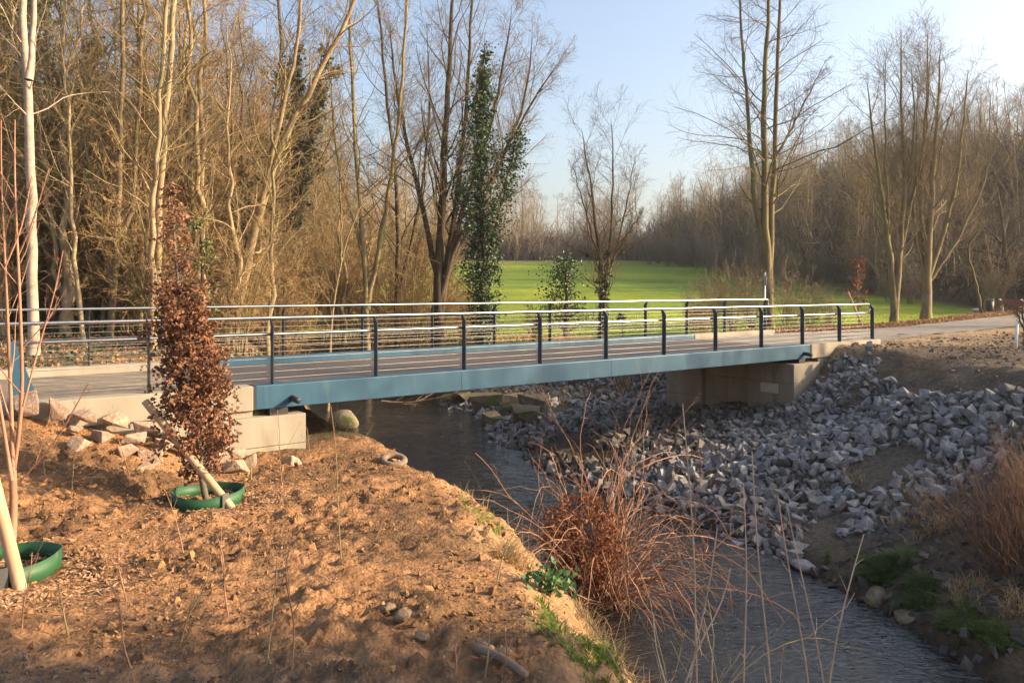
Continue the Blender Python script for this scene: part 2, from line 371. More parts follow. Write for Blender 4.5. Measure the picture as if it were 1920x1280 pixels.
M['deadwood'] = mat('dead_wood', (.15, .095, .06), (.24, .165, .11), 5, .9, bump=.4, bscale=20, stretch=(1, 1, .4))
M['blossom'] = mat('white_blossom', (.62, .58, .52), (.74, .70, .64), 3, .8)
# water: dark clear stream, glossy and rippled
mw = bpy.data.materials.new('water'); mw.use_nodes = True; nt = mw.node_tree; p = nt.nodes['Principled BSDF']
p.inputs['Base Color'].default_value = (.012, .013, .012, 1); p.inputs['Roughness'].default_value = .04; p.inputs['IOR'].default_value = 1.36; p.inputs['Specular IOR Level'].default_value = 1.0
tc = nt.nodes.new('ShaderNodeTexCoord'); mp = nt.nodes.new('ShaderNodeMapping'); mp.inputs['Rotation'].default_value = (0, 0, math.radians(25)); mp.inputs['Scale'].default_value = (.8, 1.5, 1)
nt.links.new(tc.outputs['Object'], mp.inputs['Vector'])
h = None
for s_, k_ in ((2.4, .6), (7.5, .35)):
    n_ = nt.nodes.new('ShaderNodeTexNoise'); n_.inputs['Scale'].default_value = s_; n_.inputs['Detail'].default_value = 3; n_.inputs['Distortion'].default_value = 1.2
    nt.links.new(mp.outputs[0], n_.inputs['Vector'])
    ml = nt.nodes.new('ShaderNodeMath'); ml.operation = 'MULTIPLY'; ml.inputs[1].default_value = k_; nt.links.new(n_.outputs['Fac'], ml.inputs[0])
    if h is None: h = ml.outputs[0]
    else:
        ad = nt.nodes.new('ShaderNodeMath'); nt.links.new(h, ad.inputs[0]); nt.links.new(ml.outputs[0], ad.inputs[1]); h = ad.outputs[0]
bp = nt.nodes.new('ShaderNodeBump'); bp.inputs['Strength'].default_value = .75; bp.inputs['Distance'].default_value = .11
nt.links.new(h, bp.inputs['Height']); nt.links.new(bp.outputs[0], p.inputs['Normal'])
M['water'] = mw

# ------------------------------------------------------------------ ground sheet
def axis(segs):
    out = []
    for a, b, s in segs: out.append(np.arange(a, b, s))
    return np.concatenate(out)
gx = np.concatenate([-np.geomspace(1500, 14, 60), axis([(-13.5, -8.6, .25), (-8.6, 3.0, .056), (3.0, 15, .15), (15, 32, .5)]), np.geomspace(32, 1500, 60)])
gy = np.concatenate([[-60, -40, -25, -15, -10, -6, -3], axis([(-1, 3.2, .2), (3.2, 15, .056), (15, 34, .17), (34, 60, .5)]), np.geomspace(60, 2500, 70)])
GX, GY = np.meshgrid(gx, gy); gxf, gyf = GX.ravel(), GY.ravel()
gz = ground_z(gxf, gyf)
nx, ny = len(gx), len(gy)
ii = (np.arange(ny - 1)[:, None] * nx + np.arange(nx - 1)[None]).ravel()
me = mesh_np('ground', np.stack([gxf, gyf, gz], -1), np.stack([ii, ii + 1, ii + nx + 1, ii + nx], -1), M['ground'])
_, wr, wl, t_, o_ = ground_base(gxf, gyf)
C = np.tile(np.array([.17, .12, .075]), (len(gz), 1))                 # leaf litter and earth
def blend(C, c, w): return C * (1 - w[:, None]) + np.array(c) * w[:, None]
nz = fbm(gxf * .6, gyf * .6, 71, 4)
C = blend(C, (.12, .095, .06), sstep(.4, .6, nz))
right = sstep(0, 1, wr)
yf_ = np.interp(gxf, FAR_E[:, 0], FAR_E[:, 1]); yn_ = np.interp(gxf, NEAR_E[:, 0], NEAR_E[:, 1])
mead = right * sstep(2.5, 5, wr) * sstep(yf_ + 5.5, yf_ + 8 , gyf + 2.2 * (nz - .5)) * (gyf > 33) * sstep(wood_edge(gyf) + 2, wood_edge(gyf) - 2, gxf) * sstep(152, 146, gyf)
gr = fbm(gxf * .05, gyf * .16, 77, 3)
C = blend(C, (.165, .24, .020), mead)
C = blend(C, (.25, .31, .022), mead * sstep(.4, .62, gr))
C = blend(C, (.20, .17, .05), mead * sstep(.54, .7, fbm(gxf * .3, gyf * .6, 78, 4)) * .4); C = blend(C, (.10, .17, .022), mead * sstep(.52, .65, fbm(gxf * .12, gyf * .4, 87, 4)) * .6)
C = blend(C, (.24, .20, .09), right * sstep(144, 148, gyf) * sstep(157, 152, gyf) * (np.abs(gxf) < 60))
verge = right * sstep(yf_ + 8, yf_ + 6, gyf) * sstep(yf_ - .2, yf_ + .6, gyf) * sstep(8, 9.5, gxf) * (gxf < 60)
C = blend(C, (.26, .165, .08), verge * .8)
dirt = right * sstep(5, 8, wr) * (gyf < yn_ + .3) * (gxf > 8)
C = blend(C, (.15, .108, .072), dirt); C = blend(C, (.30, .215, .13), dirt * sstep(yn_ - 4, yn_ - 1, gyf)); C = blend(C, (.22, .165, .115), dirt * sstep(.55, .62, fbm(gxf * .35, gyf * .8, 79, 3)) * .8)
bankR = sstep(0, .4, wr) * sstep(9, 6, wr) * (gyf < 34) * (gxf < 14)
C = blend(C, (.085, .07, .05), bankR * .8); C = blend(C, (.135, .118, .095), bankR * (gyf > 14.5) * sstep(6.5, 5.0, wr + .35 * (17 - gyf).clip(-9, 0)) * .5)
m = soil_mask(gxf, gyf, wl, t_, o_)
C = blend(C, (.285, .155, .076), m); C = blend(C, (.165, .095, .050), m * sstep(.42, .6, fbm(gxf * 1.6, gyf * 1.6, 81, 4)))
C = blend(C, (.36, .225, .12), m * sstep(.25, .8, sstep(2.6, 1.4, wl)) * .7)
C = blend(C, (.125, .095, .07), m * sstep(5.6, 4.5, gyf + .8 * (fbm(gxf * .9, gyf * .9, 83) - .5) + .12 * gxf) * .8)  # near strip: damp soil, with its band of shade also put into the colour
wet = np.maximum(sstep(.35, 0, wr) * (wr > -5), sstep(.5, .1, wl) * (wl > -5))
wet = np.where((wr <= 0) & (wl <= 0), 1.0, np.where(wr > 0, sstep(.5, .1, wr), sstep(.55, .15, wl)))
C = blend(C, (.045, .038, .026), wet)
woodf = np.maximum(sstep(wood_edge(gyf) - 1, wood_edge(gyf) + 2, gxf) * (gyf > 40), sstep(152, 156, gyf))
C = blend(C, (.10, .072, .045), woodf)
mea = me.attributes.new('Col', 'FLOAT_COLOR', 'POINT')
mea.data.foreach_set('color', np.concatenate([C, np.ones((len(C), 1))], 1).astype(np.float32).ravel())
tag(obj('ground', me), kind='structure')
# river
ry = np.concatenate([np.arange(-12, 5, .4), np.arange(5, 36, .1), np.arange(36, 60, .5)]); rs = np.linspace(0, 1, 40)
RY, RS = np.meshgrid(ry, rs, indexing='ij')
A = xl(RY) - 1.3; B = xr(RY) + 1.3; RX = A + (B - A) * RS
cur = fbm(RX * 1.1 + RY * .5, RY * .8, 91, 3) - .5
rz = WZ + .075 * cur + .022 * (fbm(RX * 3.2, RY * 3.2 + RX, 95, 3) - .5)
k = np.arange(len(ry) - 1)[:, None] * 40 + np.arange(39)[None]; k = k.ravel()
tag(obj('river', mesh_np('river', np.stack([RX, RY, rz], -1).reshape(-1, 3), np.stack([k, k + 1, k + 41, k + 40], -1), M['water'])), kind='structure')
# paths
def ribbon(name, E0, E1, zf, matn, K=60, lift=.0):
    a = resample(E0, K); b = resample(E1, K); W = 9
    f = np.linspace(0, 1, W)[None, :, None]; P = a[:, None] * (1 - f) + b[:, None] * f
    P = P.reshape(-1, 2); rgx = rng_(5)
    e = np.tile(np.array([1] + [0] * (W - 2) + [1]), K)
    P = P + (e[:, None] * (fbm(P[:, 0] * 1.5, P[:, 1] * 1.5, 3)[:, None] - .5) * .5)
    z = zf(P[:, 0], P[:, 1]) + lift
    i = (np.arange(K - 1)[:, None] * W + np.arange(W - 1)[None]).ravel()
    return tag(obj(name, mesh_np(name, np.stack([P[:, 0], P[:, 1], z], -1), np.stack([i, i + 1, i + W + 1, i + W], -1), M[matn])), kind='structure')
na = [BP(25.62, 13.5)[:2]] + [p_ for p_ in NEAR_E[1:]]; fa = [BP(25.62, 18.1)[:2]] + [p_ for p_ in FAR_E[1:]]
def pz_(x, y):
    t, o = to_to(x, y); k = sstep(25.6, 31, t)
    return np.maximum((.0 + fall(o)) * (1 - k) + (path_z(x) - .01) * k, ground_z(x, y) + .01)
ribbon('path', na, fa, pz_, 'path', 90)
def slab(name, t0, t1, o0, o1, z, matn, K=40):
    ts = np.linspace(t0, t1, K); os_ = np.linspace(o0, o1, 8); T, O = np.meshgrid(ts, os_, indexing='ij')
    V = np.stack([BP(a, b, z) for a, b in zip(T.ravel(), O.ravel())]); i = (np.arange(K - 1)[:, None] * 8 + np.arange(7)[None]).ravel()
    return tag(obj(name, mesh_np(name, V, np.stack([i, i + 8, i + 9, i + 1], -1), M[matn])), kind='structure')
slab('path_approach', -16, 5.21, 13.84, 17.76, 0, 'sandy')
slab('path_approach', 21.80, 25.63, 13.84, 17.76, 0, 'path')

# ------------------------------------------------------------------ bridge and abutments
def bbox(t0, t1, o0, o1, z0, z1, cf=True, bev=.0, zend=None):
    bm = bmesh.new(); vs = []
    for (t, o, z) in [(t0, o0, z0), (t1, o0, z0), (t1, o1, z0), (t0, o1, z0), (t0, o0, z1), (t1, o0, z1), (t1, o1, z1), (t0, o1, z1)]:
        if zend is not None and t == t1 and z == z0: z = zend
        vs.append(bm.verts.new(BP(t, o, z, cf)))
    for f in ((0, 3, 2, 1), (4, 5, 6, 7), (0, 1, 5, 4), (1, 2, 6, 5), (2, 3, 7, 6), (3, 0, 4, 7)): bm.faces.new([vs[i] for i in f])
    bmesh.ops.recalc_face_normals(bm, faces=bm.faces)
    if bev: bmesh.ops.bevel(bm, geom=bm.edges, offset=bev, segments=2, profile=.5, affect='EDGES')
    return bm
def bm_part(name, bm, mat_, root, kind=None):
    me = bpy.data.meshes.new(name); rl = Vector(root.location)
    for v in bm.verts: v.co -= rl
    bm.to_mesh(me); bm.free(); me.materials.append(mat_)
    return obj(name, me, root)
GT0, GT1 = 5.21, 21.77; GTOP = .15; GBOT = -.25
br = empty('footbridge', BP(13.5, 15.8, GBOT), 'blue steel footbridge with stainless handrails spanning the stream', 'bridge')
for o0, o1 in ((13.52, 13.80), (17.79, 18.07)):
    g_ = bm_part('girder', bbox(GT0, GT1, o0, o1, GBOT, GTOP, bev=.012), M['blue'], br)
for t in (9.4, 13.6, 17.7): bm_part('weld_seam', bbox(t - .006, t + .006, 13.516, 13.5215, GBOT + .01, GTOP - .012), M['blue'], br)
bm_part('deck', bbox(GT0, GT1, 13.81, 17.78, -.12, .0), M['asphalt'], br)
for t in np.linspace(6.4, 20.6, 8): bm_part('cross_beam', bbox(t - .07, t + .07, 13.81, 17.78, -.24, -.125), M['post'], br)
PT = [3.55 + 2 * k for k in range(11)] + [25.5]
RT, RM = 1.12, .84
def post(t, o, inw, top, base):
    """flat plate with a slanted head that carries the handrail inwards"""
    s = inw; w = .06; th = .008
    prof = [(-w, base), (w, base), (w, base + top - .16), (w + .03, base + top - .06), (w + .03, base + top - .02), (w - .02, base + top - .02), (-w, base + top - .14)]
    bm = bmesh.new(); A_ = [bm.verts.new(BP(t - th, o + s * p_, z)) for p_, z in prof]; B_ = [bm.verts.new(BP(t + th, o + s * p_, z)) for p_, z in prof]
    bm.faces.new(A_); bm.faces.new(B_[::-1]); n = len(prof)
    for i in range(n): bm.faces.new([A_[i], B_[i], B_[(i + 1) % n], A_[(i + 1) % n]])
    bmesh.ops.recalc_face_normals(bm, faces=bm.faces); return bm
for o, s in ((ON, 1), (OF, -1)):
    orail = o + s * .085; tend = 25.5 if s == 1 else 26.0
    t0 = -4.0
    # top handrail with its turned-down end
    pts = [BP(t, orail, GTOP + RT) for t in np.linspace(t0, tend - .1, 60)]
    for a in np.linspace(.3, math.pi / 2, 5): pts.append(BP(tend - .1 + .1 * math.sin(a), orail, GTOP + RT - .1 * (1 - math.cos(a))))
    pts.append(BP(tend, orail, GTOP + RT - .26))
    V, Fq = closed_tube(pts, .026, 10); part('handrail', V, Fq, M['steel'], br, True)
    pts = [BP(t, o + s * .085, GTOP + RM) for t in np.linspace(1.75, tend, 60)]
    V, Fq = closed_tube(pts, .024, 10); part('middle_rail', V, Fq, M['steel'], br, True)
    for c in range(7):
        zc = GTOP + .095 + .112 * c
        V, Fq = closed_tube([BP(t, o + s * .02, zc) for t in np.linspace(1.9, tend, 30)], .0038, 5); part('cable', V, Fq, M['cable'], br, True)
    for t in PT:
        if s == -1 and t > 25.2: t = 25.9
        p_ = bm_part('railing_post', post(t, o, s, RT, GTOP + .004), M['post'], br)
        V, Fq = closed_tube([BP(t, o + s * .055, GTOP + RM), BP(t, o + s * .09, GTOP + RM)], .012, 6)
        V = V - np.array(br.location); q = obj('rail_bracket', mesh_np('rail_bracket', V, Fq, M['post'], True), p_)
    # leaning triangular end blade
    bm = bmesh.new(); prof = [(1.70, GTOP), (2.04, GTOP), (1.74, GTOP + RM + .03), (1.68, GTOP + RM + .03)]
    A_ = [bm.verts.new(BP(t, o - .015, z)) for t, z in prof]; B_ = [bm.verts.new(BP(t, o + .015, z)) for t, z in prof]
    bm.faces.new(A_); bm.faces.new(B_[::-1])
    for i in range(4): bm.faces.new([A_[i], B_[i], B_[(i + 1) % 4], A_[(i + 1) % 4]])
    bmesh.ops.recalc_face_normals(bm, faces=bm.faces); bm_part('end_blade', bm, M['blue'], br)
for t in (5.85, 21.42):
    V, Fq = closed_tube([BP(t, 13.60, -.1), BP(t, 13.26, -.115)], .052, 14); part('drain_pipe', V, Fq, M['rubber'], br, True)
for t in (5.62, 21.35):
    for o in (13.66, 17.93): bm_part('bearing', bbox(t - .16, t + .16, o - .13, o + .13, -.372, -.256), M['rubber'], br)

def lifts(root, t0, t1, o0, o1, zs, gap=.007):
    """concrete poured in lifts with recessed joints between them"""
    for a, b in zip(zs[:-1], zs[1:]): bm_part('concrete_lift', bbox(t0, t1, o0, o1, a + gap / 2, b - gap / 2, False, .014), M['concrete'], root)
    bm_part('joint_core', bbox(t0 + .02, t1 - .02, o0 + .02, o1 - .02, zs[0], zs[-1] - .03, False), M['joint'], root)
la = empty('concrete_abutment', BP(5.2, 15.8, -1.6), 'pale concrete abutment beside the bare soil bank and tan boulders', 'abutment')
for o0, o1 in ((13.50, 13.82), (17.78, 18.10)):
    bm_part('kerb_wall', bbox(-16, GT0 - .045, o0, o1, -.26, GTOP, True, .015), M['concrete'], la)
    bm_part('joint_seal', bbox(GT0 - .043, GT0 - .003, o0 + .01, o1 - .01, -.25, GTOP - .006), M['rubber'], la)
bm_part('wing_wall', bbox(-16, 5.17, 13.56, 13.84, -1.5, -.268, False), M['concrete'], la)
bm_part('wing_wall', bbox(-16, 5.17, 17.76, 18.0, -1.5, -.15, False), M['concrete'], la)
lifts(la, 4.6, 6.07, 13.44, 18.16, [-2.7, -.88, -.37])
bm_part('back_wall', bbox(4.9, 5.16, 13.86, 17.74, -.36, -.02, False), M['concrete'], la)
ra = empty('concrete_abutment', BP(21.8, 15.8, -2.4), 'tall concrete abutment with small pale plate standing in grey riprap', 'abutment')
for o0, o1 in ((13.50, 13.82), (17.78, 18.10)):
    bm_part('kerb_wall', bbox(GT1 + .03, 25.75 if o0 < 15 else 26.3, o0, o1, -.26, GTOP, True, .015), M['concrete'], ra)
    bm_part('joint_seal', bbox(GT1 + .003, GT1 + .028, o0 + .01, o1 - .01, -.25, GTOP - .006), M['rubber'], ra)
for o0, o1 in ((13.55, 13.84), (17.76, 18.05)):
    lifts(ra, 22.2, 25.6, o0, o1, [-2.6, -1.62, -.93, -.272])
for o0, o1 in ((13.44, 15.0), (16.7, 18.16)):
    lifts(ra, 20.80, 22.15, o0, o1, [-2.7, -1.62, -.93, -.375])
lifts(ra, 20.92, 22.1, 15.02, 16.68, [-2.7, -1.62, -.93, -.45])
bm_part('back_wall', bbox(21.82, 22.08, 13.86, 17.74, -.37, -.03, False), M['concrete'], ra)
bm_part('plate', bbox(20.785, 20.803, 17.55, 17.80, -.74, -.50, False, .003), M['plaque'], ra)
bm_part('patch', bbox(20.794, 20.803, 13.95, 14.55, -1.25, -.98, False, .002), M['patch'], ra)

# ------------------------------------------------------------------ stones
def hull(seed, n=13, flat=(1, .8, .6), jit=.18):
    r = rng_(seed); bm = bmesh.new()
    pts = nrm(r.standard_normal((n, 3))) * (1 + jit * r.standard_normal((n, 1))) * np.array(flat)
    for p_ in pts: bm.verts.new(p_ * .5)
    res = bmesh.ops.convex_hull(bm, input=bm.verts)
    loose = [v for v in bm.verts if not v.link_faces]
    bmesh.ops.delete(bm, geom=loose, context='VERTS')
    bmesh.ops.triangulate(bm, faces=bm.faces); bm.verts.index_update()
    V = np.array([v.co[:] for v in bm.verts]); T = np.array([[v.index for v in f.verts] for f in bm.faces]); bm.free()
    return V, T
def block(seed, flat):
    """a broken stone: a box with knocked-about corners"""
    r = rng_(seed); c = np.array([[a, b, d] for a in (-1, 1) for b in (-1, 1) for d in (-1, 1)], float); c = c * (1 + .28 * r.standard_normal((8, 3))); k_ = r.integers(0, 8); c[k_] *= .45
    bm = bmesh.new(); sc_ = .36 * np.array(flat)
    for p_ in c: bm.verts.new(p_ * sc_)
    bmesh.ops.convex_hull(bm, input=bm.verts); bmesh.ops.delete(bm, geom=[v for v in bm.verts if not v.link_faces], context='VERTS'); bmesh.ops.triangulate(bm, faces=bm.faces); bm.verts.index_update()
    V = np.array([v.co[:] for v in bm.verts]); T = np.array([[v.index for v in f.verts] for f in bm.faces]); bm.free(); return V, T
rg = rng_(7)
HT = [block(100 + i, (1, .6 + .35 * rg.random(), .30 + .38 * rg.random())) for i in range(34)]
HM = [mesh_np('riprap_stone', V, T, M['stone'], False) for V, T in HT]
def rand_rot(r, n):
    q = nrm(r.standard_normal((n, 4)))
    w, x, y, z = q.T
    return np.stack([1 - 2 * (y * y + z * z), 2 * (x * y - z * w), 2 * (x * z + y * w), 2 * (x * y + z * w), 1 - 2 * (x * x + z * z), 2 * (y * z - x * w), 2 * (x * z - y * w), 2 * (y * z + x * w), 1 - 2 * (x * x + y * y)], -1).reshape(n, 3, 3), q
def in_abut(t, o): return (t > 20.7) & (o > 13.3) & (o < 18.3)
N0 = 90000
sx = rg.uniform(-4, 14, N0); sy = rg.uniform(10, 34, N0)
_, wr_, wl_, tt, oo = ground_base(sx, sy)
low = 14.3 + .18 * (sx - 5) + 1.2 * (fbm(sx * .6, sy * .6, 201) - .5)
crest = np.interp(sy, [14, 19, 24, 29, 34], [5.4, 6.0, 9.6, 8.5, 4.5]) + 1.2 * (fbm(sx * .5, sy * .5, 202) - .5)
gapm = fbm(sx * .55, sy * .55, 203, 3)
low2 = (sy > 10.2) & (wr_ > .1) & (wr_ < 6) & (rg.random(N0) < .2)
ok = (wr_ > -.15) & (wr_ < crest) & ((sy > low) | low2) & ~in_abut(tt, oo) & (gapm < .67)
ok &= ~((wr_ > 1.0) & (oo > 12.4) & (oo < 13.3) & (gapm > .56))
sx, sy, wr_ = sx[ok], sy[ok], wr_[ok]
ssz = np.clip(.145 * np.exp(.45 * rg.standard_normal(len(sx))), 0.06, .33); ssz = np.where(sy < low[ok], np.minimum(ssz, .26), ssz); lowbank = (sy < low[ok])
sz = ground_z(sx, sy) + ssz * np.where(lowbank, rg.uniform(-.1, .1, len(sx)), rg.uniform(.0, .38, len(sx)))
# drop candidates that crowd too much
keep = np.ones(len(sx), bool); cell = {}
for i in np.argsort(-ssz):
    ci = (int(sx[i] / .3), int(sy[i] / .3)); bad = False
    for a in (-1, 0, 1):
        for b in (-1, 0, 1):
            for j in cell.get((ci[0] + a, ci[1] + b), ()):
                if (sx[i] - sx[j]) ** 2 + (sy[i] - sy[j]) ** 2 < (.27 * (ssz[i] + ssz[j])) ** 2: bad = True; break
            if bad: break
        if bad: break
    if bad: keep[i] = False
    else: cell.setdefault(ci, []).append(i)
sx, sy, sz, ssz, lowbank = sx[keep], sy[keep], sz[keep], ssz[keep], lowbank[keep]
Rm, Rq = rand_rot(rg, len(sx)); hid = rg.integers(0, len(HT), len(sx))
px_ = 960 + F * sx / sy; py_ = YH + F * (EYE - sz) / sy
vis = ~lowbank & (px_ > 980) & (px_ < 1915) & (py_ < 1060) & (py_ > 645) & (to_to(sx, sy)[1] < 13.4)
score = np.where(vis, ssz / sy, 0); order = np.argsort(-score)
for i in order[:300]:
    o = obj('riprap_stone', HM[hid[i]], None, (sx[i], sy[i], sz[i])); o.rotation_mode = 'QUATERNION'; o.rotation_quaternion = [float(c) for c in Rq[i]]
    o.scale = (ssz[i],) * 3
    tag(o, 'large angular grey riprap stone lying on the bank below the abutment', 'stone', 'large riprap stones on the bank')
bits = []; cols = []
for i in order[300:]:
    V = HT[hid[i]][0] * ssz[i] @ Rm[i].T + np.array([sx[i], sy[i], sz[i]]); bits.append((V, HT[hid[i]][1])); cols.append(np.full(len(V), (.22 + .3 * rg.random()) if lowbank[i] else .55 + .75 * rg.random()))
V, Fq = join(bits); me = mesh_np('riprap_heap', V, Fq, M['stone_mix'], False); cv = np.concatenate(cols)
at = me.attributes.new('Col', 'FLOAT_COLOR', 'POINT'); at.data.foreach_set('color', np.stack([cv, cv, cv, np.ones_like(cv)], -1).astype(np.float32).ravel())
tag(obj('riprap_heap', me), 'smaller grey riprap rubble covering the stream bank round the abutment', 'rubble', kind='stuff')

def boulder_mesh(seed, matn, flat=(1, .85, .65), sub=3, rough=.16):
    r = rng_(seed); bm = bmesh.new(); bmesh.ops.create_icosphere(bm, subdivisions=sub, radius=.5)
    dirs = nrm(r.standard_normal((9, 3))); offs = r.uniform(.34, .46, 9)
    for v in bm.verts:
        c = np.array(v.co)
        for d_, o2 in zip(dirs, offs):
            e = c @ d_ - o2
            if e > 0: c = c - d_ * e * .85
        k_ = 1 + rough * (float(fbm(np.array(c[0] * 5 + seed), np.array(c[1] * 5 + c[2] * 4), seed)) - .5)
        v.co = Vector(c * k_ * np.array(flat))
    me = bpy.data.meshes.new('boulder'); bm.to_mesh(me); bm.free(); me.materials.append(M[matn])
    for p2 in me.polygons: p2.use_smooth = sub > 2
    return me
rb = rng_(12)
SRM = [boulder_mesh(340 + i, 'soil_rock', (1, .8, .6), 3, .5) for i in range(2)]
BM_ = []
for i in range(8):
    V, T = block(900 + i, (1.1, .85, .7)); me = mesh_np('boulder', V, T, M['boulder'], False); bm = bmesh.new(); bm.from_mesh(me); bmesh.ops.bevel(bm, geom=bm.edges, offset=.05, segments=2, profile=.6, affect='EDGES'); bm.to_mesh(me); bm.free(); BM_.append(me)
k_b = 0
for row, (od, zz, n_) in enumerate(((.2, .45, 7), (.5, .2, 7), (.85, .05, 6), (1.2, .0, 4))):
    for i in range(n_):
        tt_ = 1.9 + (2.6 + .15 * row) * (i + .5 * (row % 2) + rb.uniform(-.2, .2)) / n_ + .25 * row; s = rb.uniform(.22, .42); x, y, _ = BP(tt_, 13.5 - od)
        o = obj('boulder', BM_[k_b % 8], None, (x, y, float(ground_z(x, y)) + .08 * s + zz * .45)); o.rotation_euler = (rb.uniform(-.4, .4), rb.uniform(-.4, .4), rb.uniform(0, 6.28)); o.scale = (s, s, s); k_b += 1
        tag(o, 'tan angular boulder piled against the concrete wing wall', 'boulder', 'tan boulders along the wing wall')
def one_boulder(px, py, wpx, zoff, matn, seed, label, onwater=False, flat=(1, .8, .62), Y=None):
    if onwater: Y = F * (EYE - WZ) / (py - YH); g = np.array([(px - 960) / F * Y, Y, WZ])
    else: g = GP(px, py, 4)
    s = wpx * g[1] / F
    o = obj('boulder', boulder_mesh(seed, matn, flat), None, (g[0], g[1], g[2] + zoff * s)); o.rotation_euler = (0, 0, seed * 1.3); o.scale = (s, s, s)
    tag(o, label, 'boulder'); return o
one_boulder(645, 800, 60, .16, 'mossy', 401, 'mossy square boulder standing in the stream beside the concrete abutment', True, (1, .8, .75))
one_boulder(1643, 1128, 62, .1, 'mossy', 402, 'smooth brown boulder at the water edge below the green grass', True, (1, .7, .75))
one_boulder(1712, 1168, 78, .06, 'mossy', 403, 'flat mottled boulder in the water below the grassy bank', True, (1, .6, .5))
one_boulder(1790, 1190, 40, .05, 'mossy', 404, 'small dark rock at the water edge under the twiggy bush', True, (1, .7, .6))
one_boulder(1508, 1062, 70, .02, 'stone', 405, 'flat pale slab at the foot of the riprap by the water', False, (1, .6, .3))
one_boulder(1440, 1045, 30, .05, 'stone', 406, 'small upright pale rock at the riprap toe in the water', False, (.8, .7, 1))
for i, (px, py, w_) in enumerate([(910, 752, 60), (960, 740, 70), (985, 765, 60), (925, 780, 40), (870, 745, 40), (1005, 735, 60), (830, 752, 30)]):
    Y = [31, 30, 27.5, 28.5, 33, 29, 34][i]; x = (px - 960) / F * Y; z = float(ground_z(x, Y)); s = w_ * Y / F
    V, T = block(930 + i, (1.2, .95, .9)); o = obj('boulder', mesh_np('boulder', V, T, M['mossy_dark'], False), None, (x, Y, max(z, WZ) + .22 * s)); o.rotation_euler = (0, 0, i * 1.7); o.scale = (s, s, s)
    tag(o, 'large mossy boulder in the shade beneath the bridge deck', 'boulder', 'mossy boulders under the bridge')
for i, (px, py, w_) in enumerate([(727, 1150, 34), (755, 1160, 40), (790, 1200, 36), (905, 1225, 44), (945, 1230, 40), (330, 1000, 0), (1010, 1105, 0)]):
    if not w_: continue
    g = GP(px, py, 3); s = w_ * g[1] / F
    o = obj('soil_rock', SRM[i % 2], None, (g[0], g[1], g[2] + .12 * s)); o.scale = (s, s, s); o.rotation_euler = (0, 0, i)
    tag(o, 'small earthy rock half sunk in the dug soil bank', 'rock', 'rocks in the soil bank')

# ------------------------------------------------------------------ soil clods and chips
rg = rng_(33)
CT = [hull(600 + i, 8, (1, .85, .7), .25) for i in range(14)]
def scatter(templates, X, Y, S, sink, seed):
    r = rng_(seed); Rm, _ = rand_rot(r, len(X)); Z = ground_z(X, Y) + S * sink; h_ = r.integers(0, len(templates), len(X)); out = []
    for i in range(len(X)):
        V, T = templates[h_[i]]; out.append((V * S[i] @ Rm[i].T + np.array([X[i], Y[i], Z[i]]), T))
    return join(out)
n = 52000; X = rg.uniform(-8, 1.6, n); Y = 3.2 + 11.3 * rg.random(n) ** 1.15
_, wr2, wl2, t2, o2 = ground_base(X, Y); cl = fbm(X * 1.1, Y * 1.1, 44, 3)
ok = (wl2 > .45) & (o2 < 13.4) & (np.abs(X) < Y * .68) & (rg.random(n) < sstep(.38, .62, cl) + .12)
X, Y = X[ok], Y[ok]; S = np.clip(.020 * np.exp(.65 * rg.standard_normal(len(X))), .012, .13)
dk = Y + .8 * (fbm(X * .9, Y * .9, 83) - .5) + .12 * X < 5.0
for sel, mn, lb in ((~dk, 'soil', 'crumbly orange-brown soil clods strewn over the planted bank'), (dk, 'soil_dark', 'damp soil clods with the shade of the bank edge put into their dark colour')):
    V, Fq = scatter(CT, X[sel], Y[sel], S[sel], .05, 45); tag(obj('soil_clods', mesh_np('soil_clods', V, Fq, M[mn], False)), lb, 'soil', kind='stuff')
X = rg.uniform(8.5, 24, 16000); Y = rg.uniform(15.5, 33, 16000); _, wr2, wl2, t2, o2 = ground_base(X, Y); yn2 = np.interp(X, NEAR_E[:, 0], NEAR_E[:, 1])
ok = (wr2 > 5.2) & (o2 < 13.3) & (Y < yn2 - .8) & (rg.random(16000) < .2 + .7 * sstep(.45, .6, fbm(X * .6, Y * .6, 46, 3))); X, Y = X[ok], Y[ok]; S = np.clip(.055 * np.exp(.55 * rg.standard_normal(len(X))), .02, .24)
V, Fq = scatter(CT, X, Y, S, .08, 47); tag(obj('soil_clods', mesh_np('soil_clods', V, Fq, M['soil_brown'], False)), 'brown soil clods on the open ground between riprap and path', 'soil', kind='stuff')
RING1 = GP(390, 938); RING2 = GP(8, 1072)
chips = []
for c, n in ((RING1, 3600), (RING2, 3600)):
    a = rg.random(n) * 6.28; r_ = .3 + .5 * np.abs(rg.standard_normal(n)) ; X = c[0] + r_ * np.cos(a) + .25; Y = c[1] + r_ * np.sin(a) * 1.0 - .15
    P0 = np.stack([X, Y, ground_z(X, Y) + .012], -1)
    az = rg.random(n) * 6.28; L_ = .01 + .022 * rg.random(n); dv = np.stack([np.cos(az), np.sin(az), rg.uniform(-.4, .4, n)], -1) * L_[:, None]
    sv = np.stack([-np.sin(az), np.cos(az), rg.uniform(-.6, .6, n)], -1) * (.003 + .005 * rg.random(n))[:, None]
    V = np.stack([P0 - dv - sv, P0 + dv - sv, P0 + dv + sv, P0 - dv + sv], 1).reshape(-1, 3); i = np.arange(n)[:, None] * 4 + np.arange(4)
    chips.append((V, i))
V, Fq = join(chips); tag(obj('wood_chips', mesh_np('wood_chips', V, Fq, M['mulch'], False)), 'pale wood chip mulch spread round the green tree rings', 'mulch', kind='stuff')

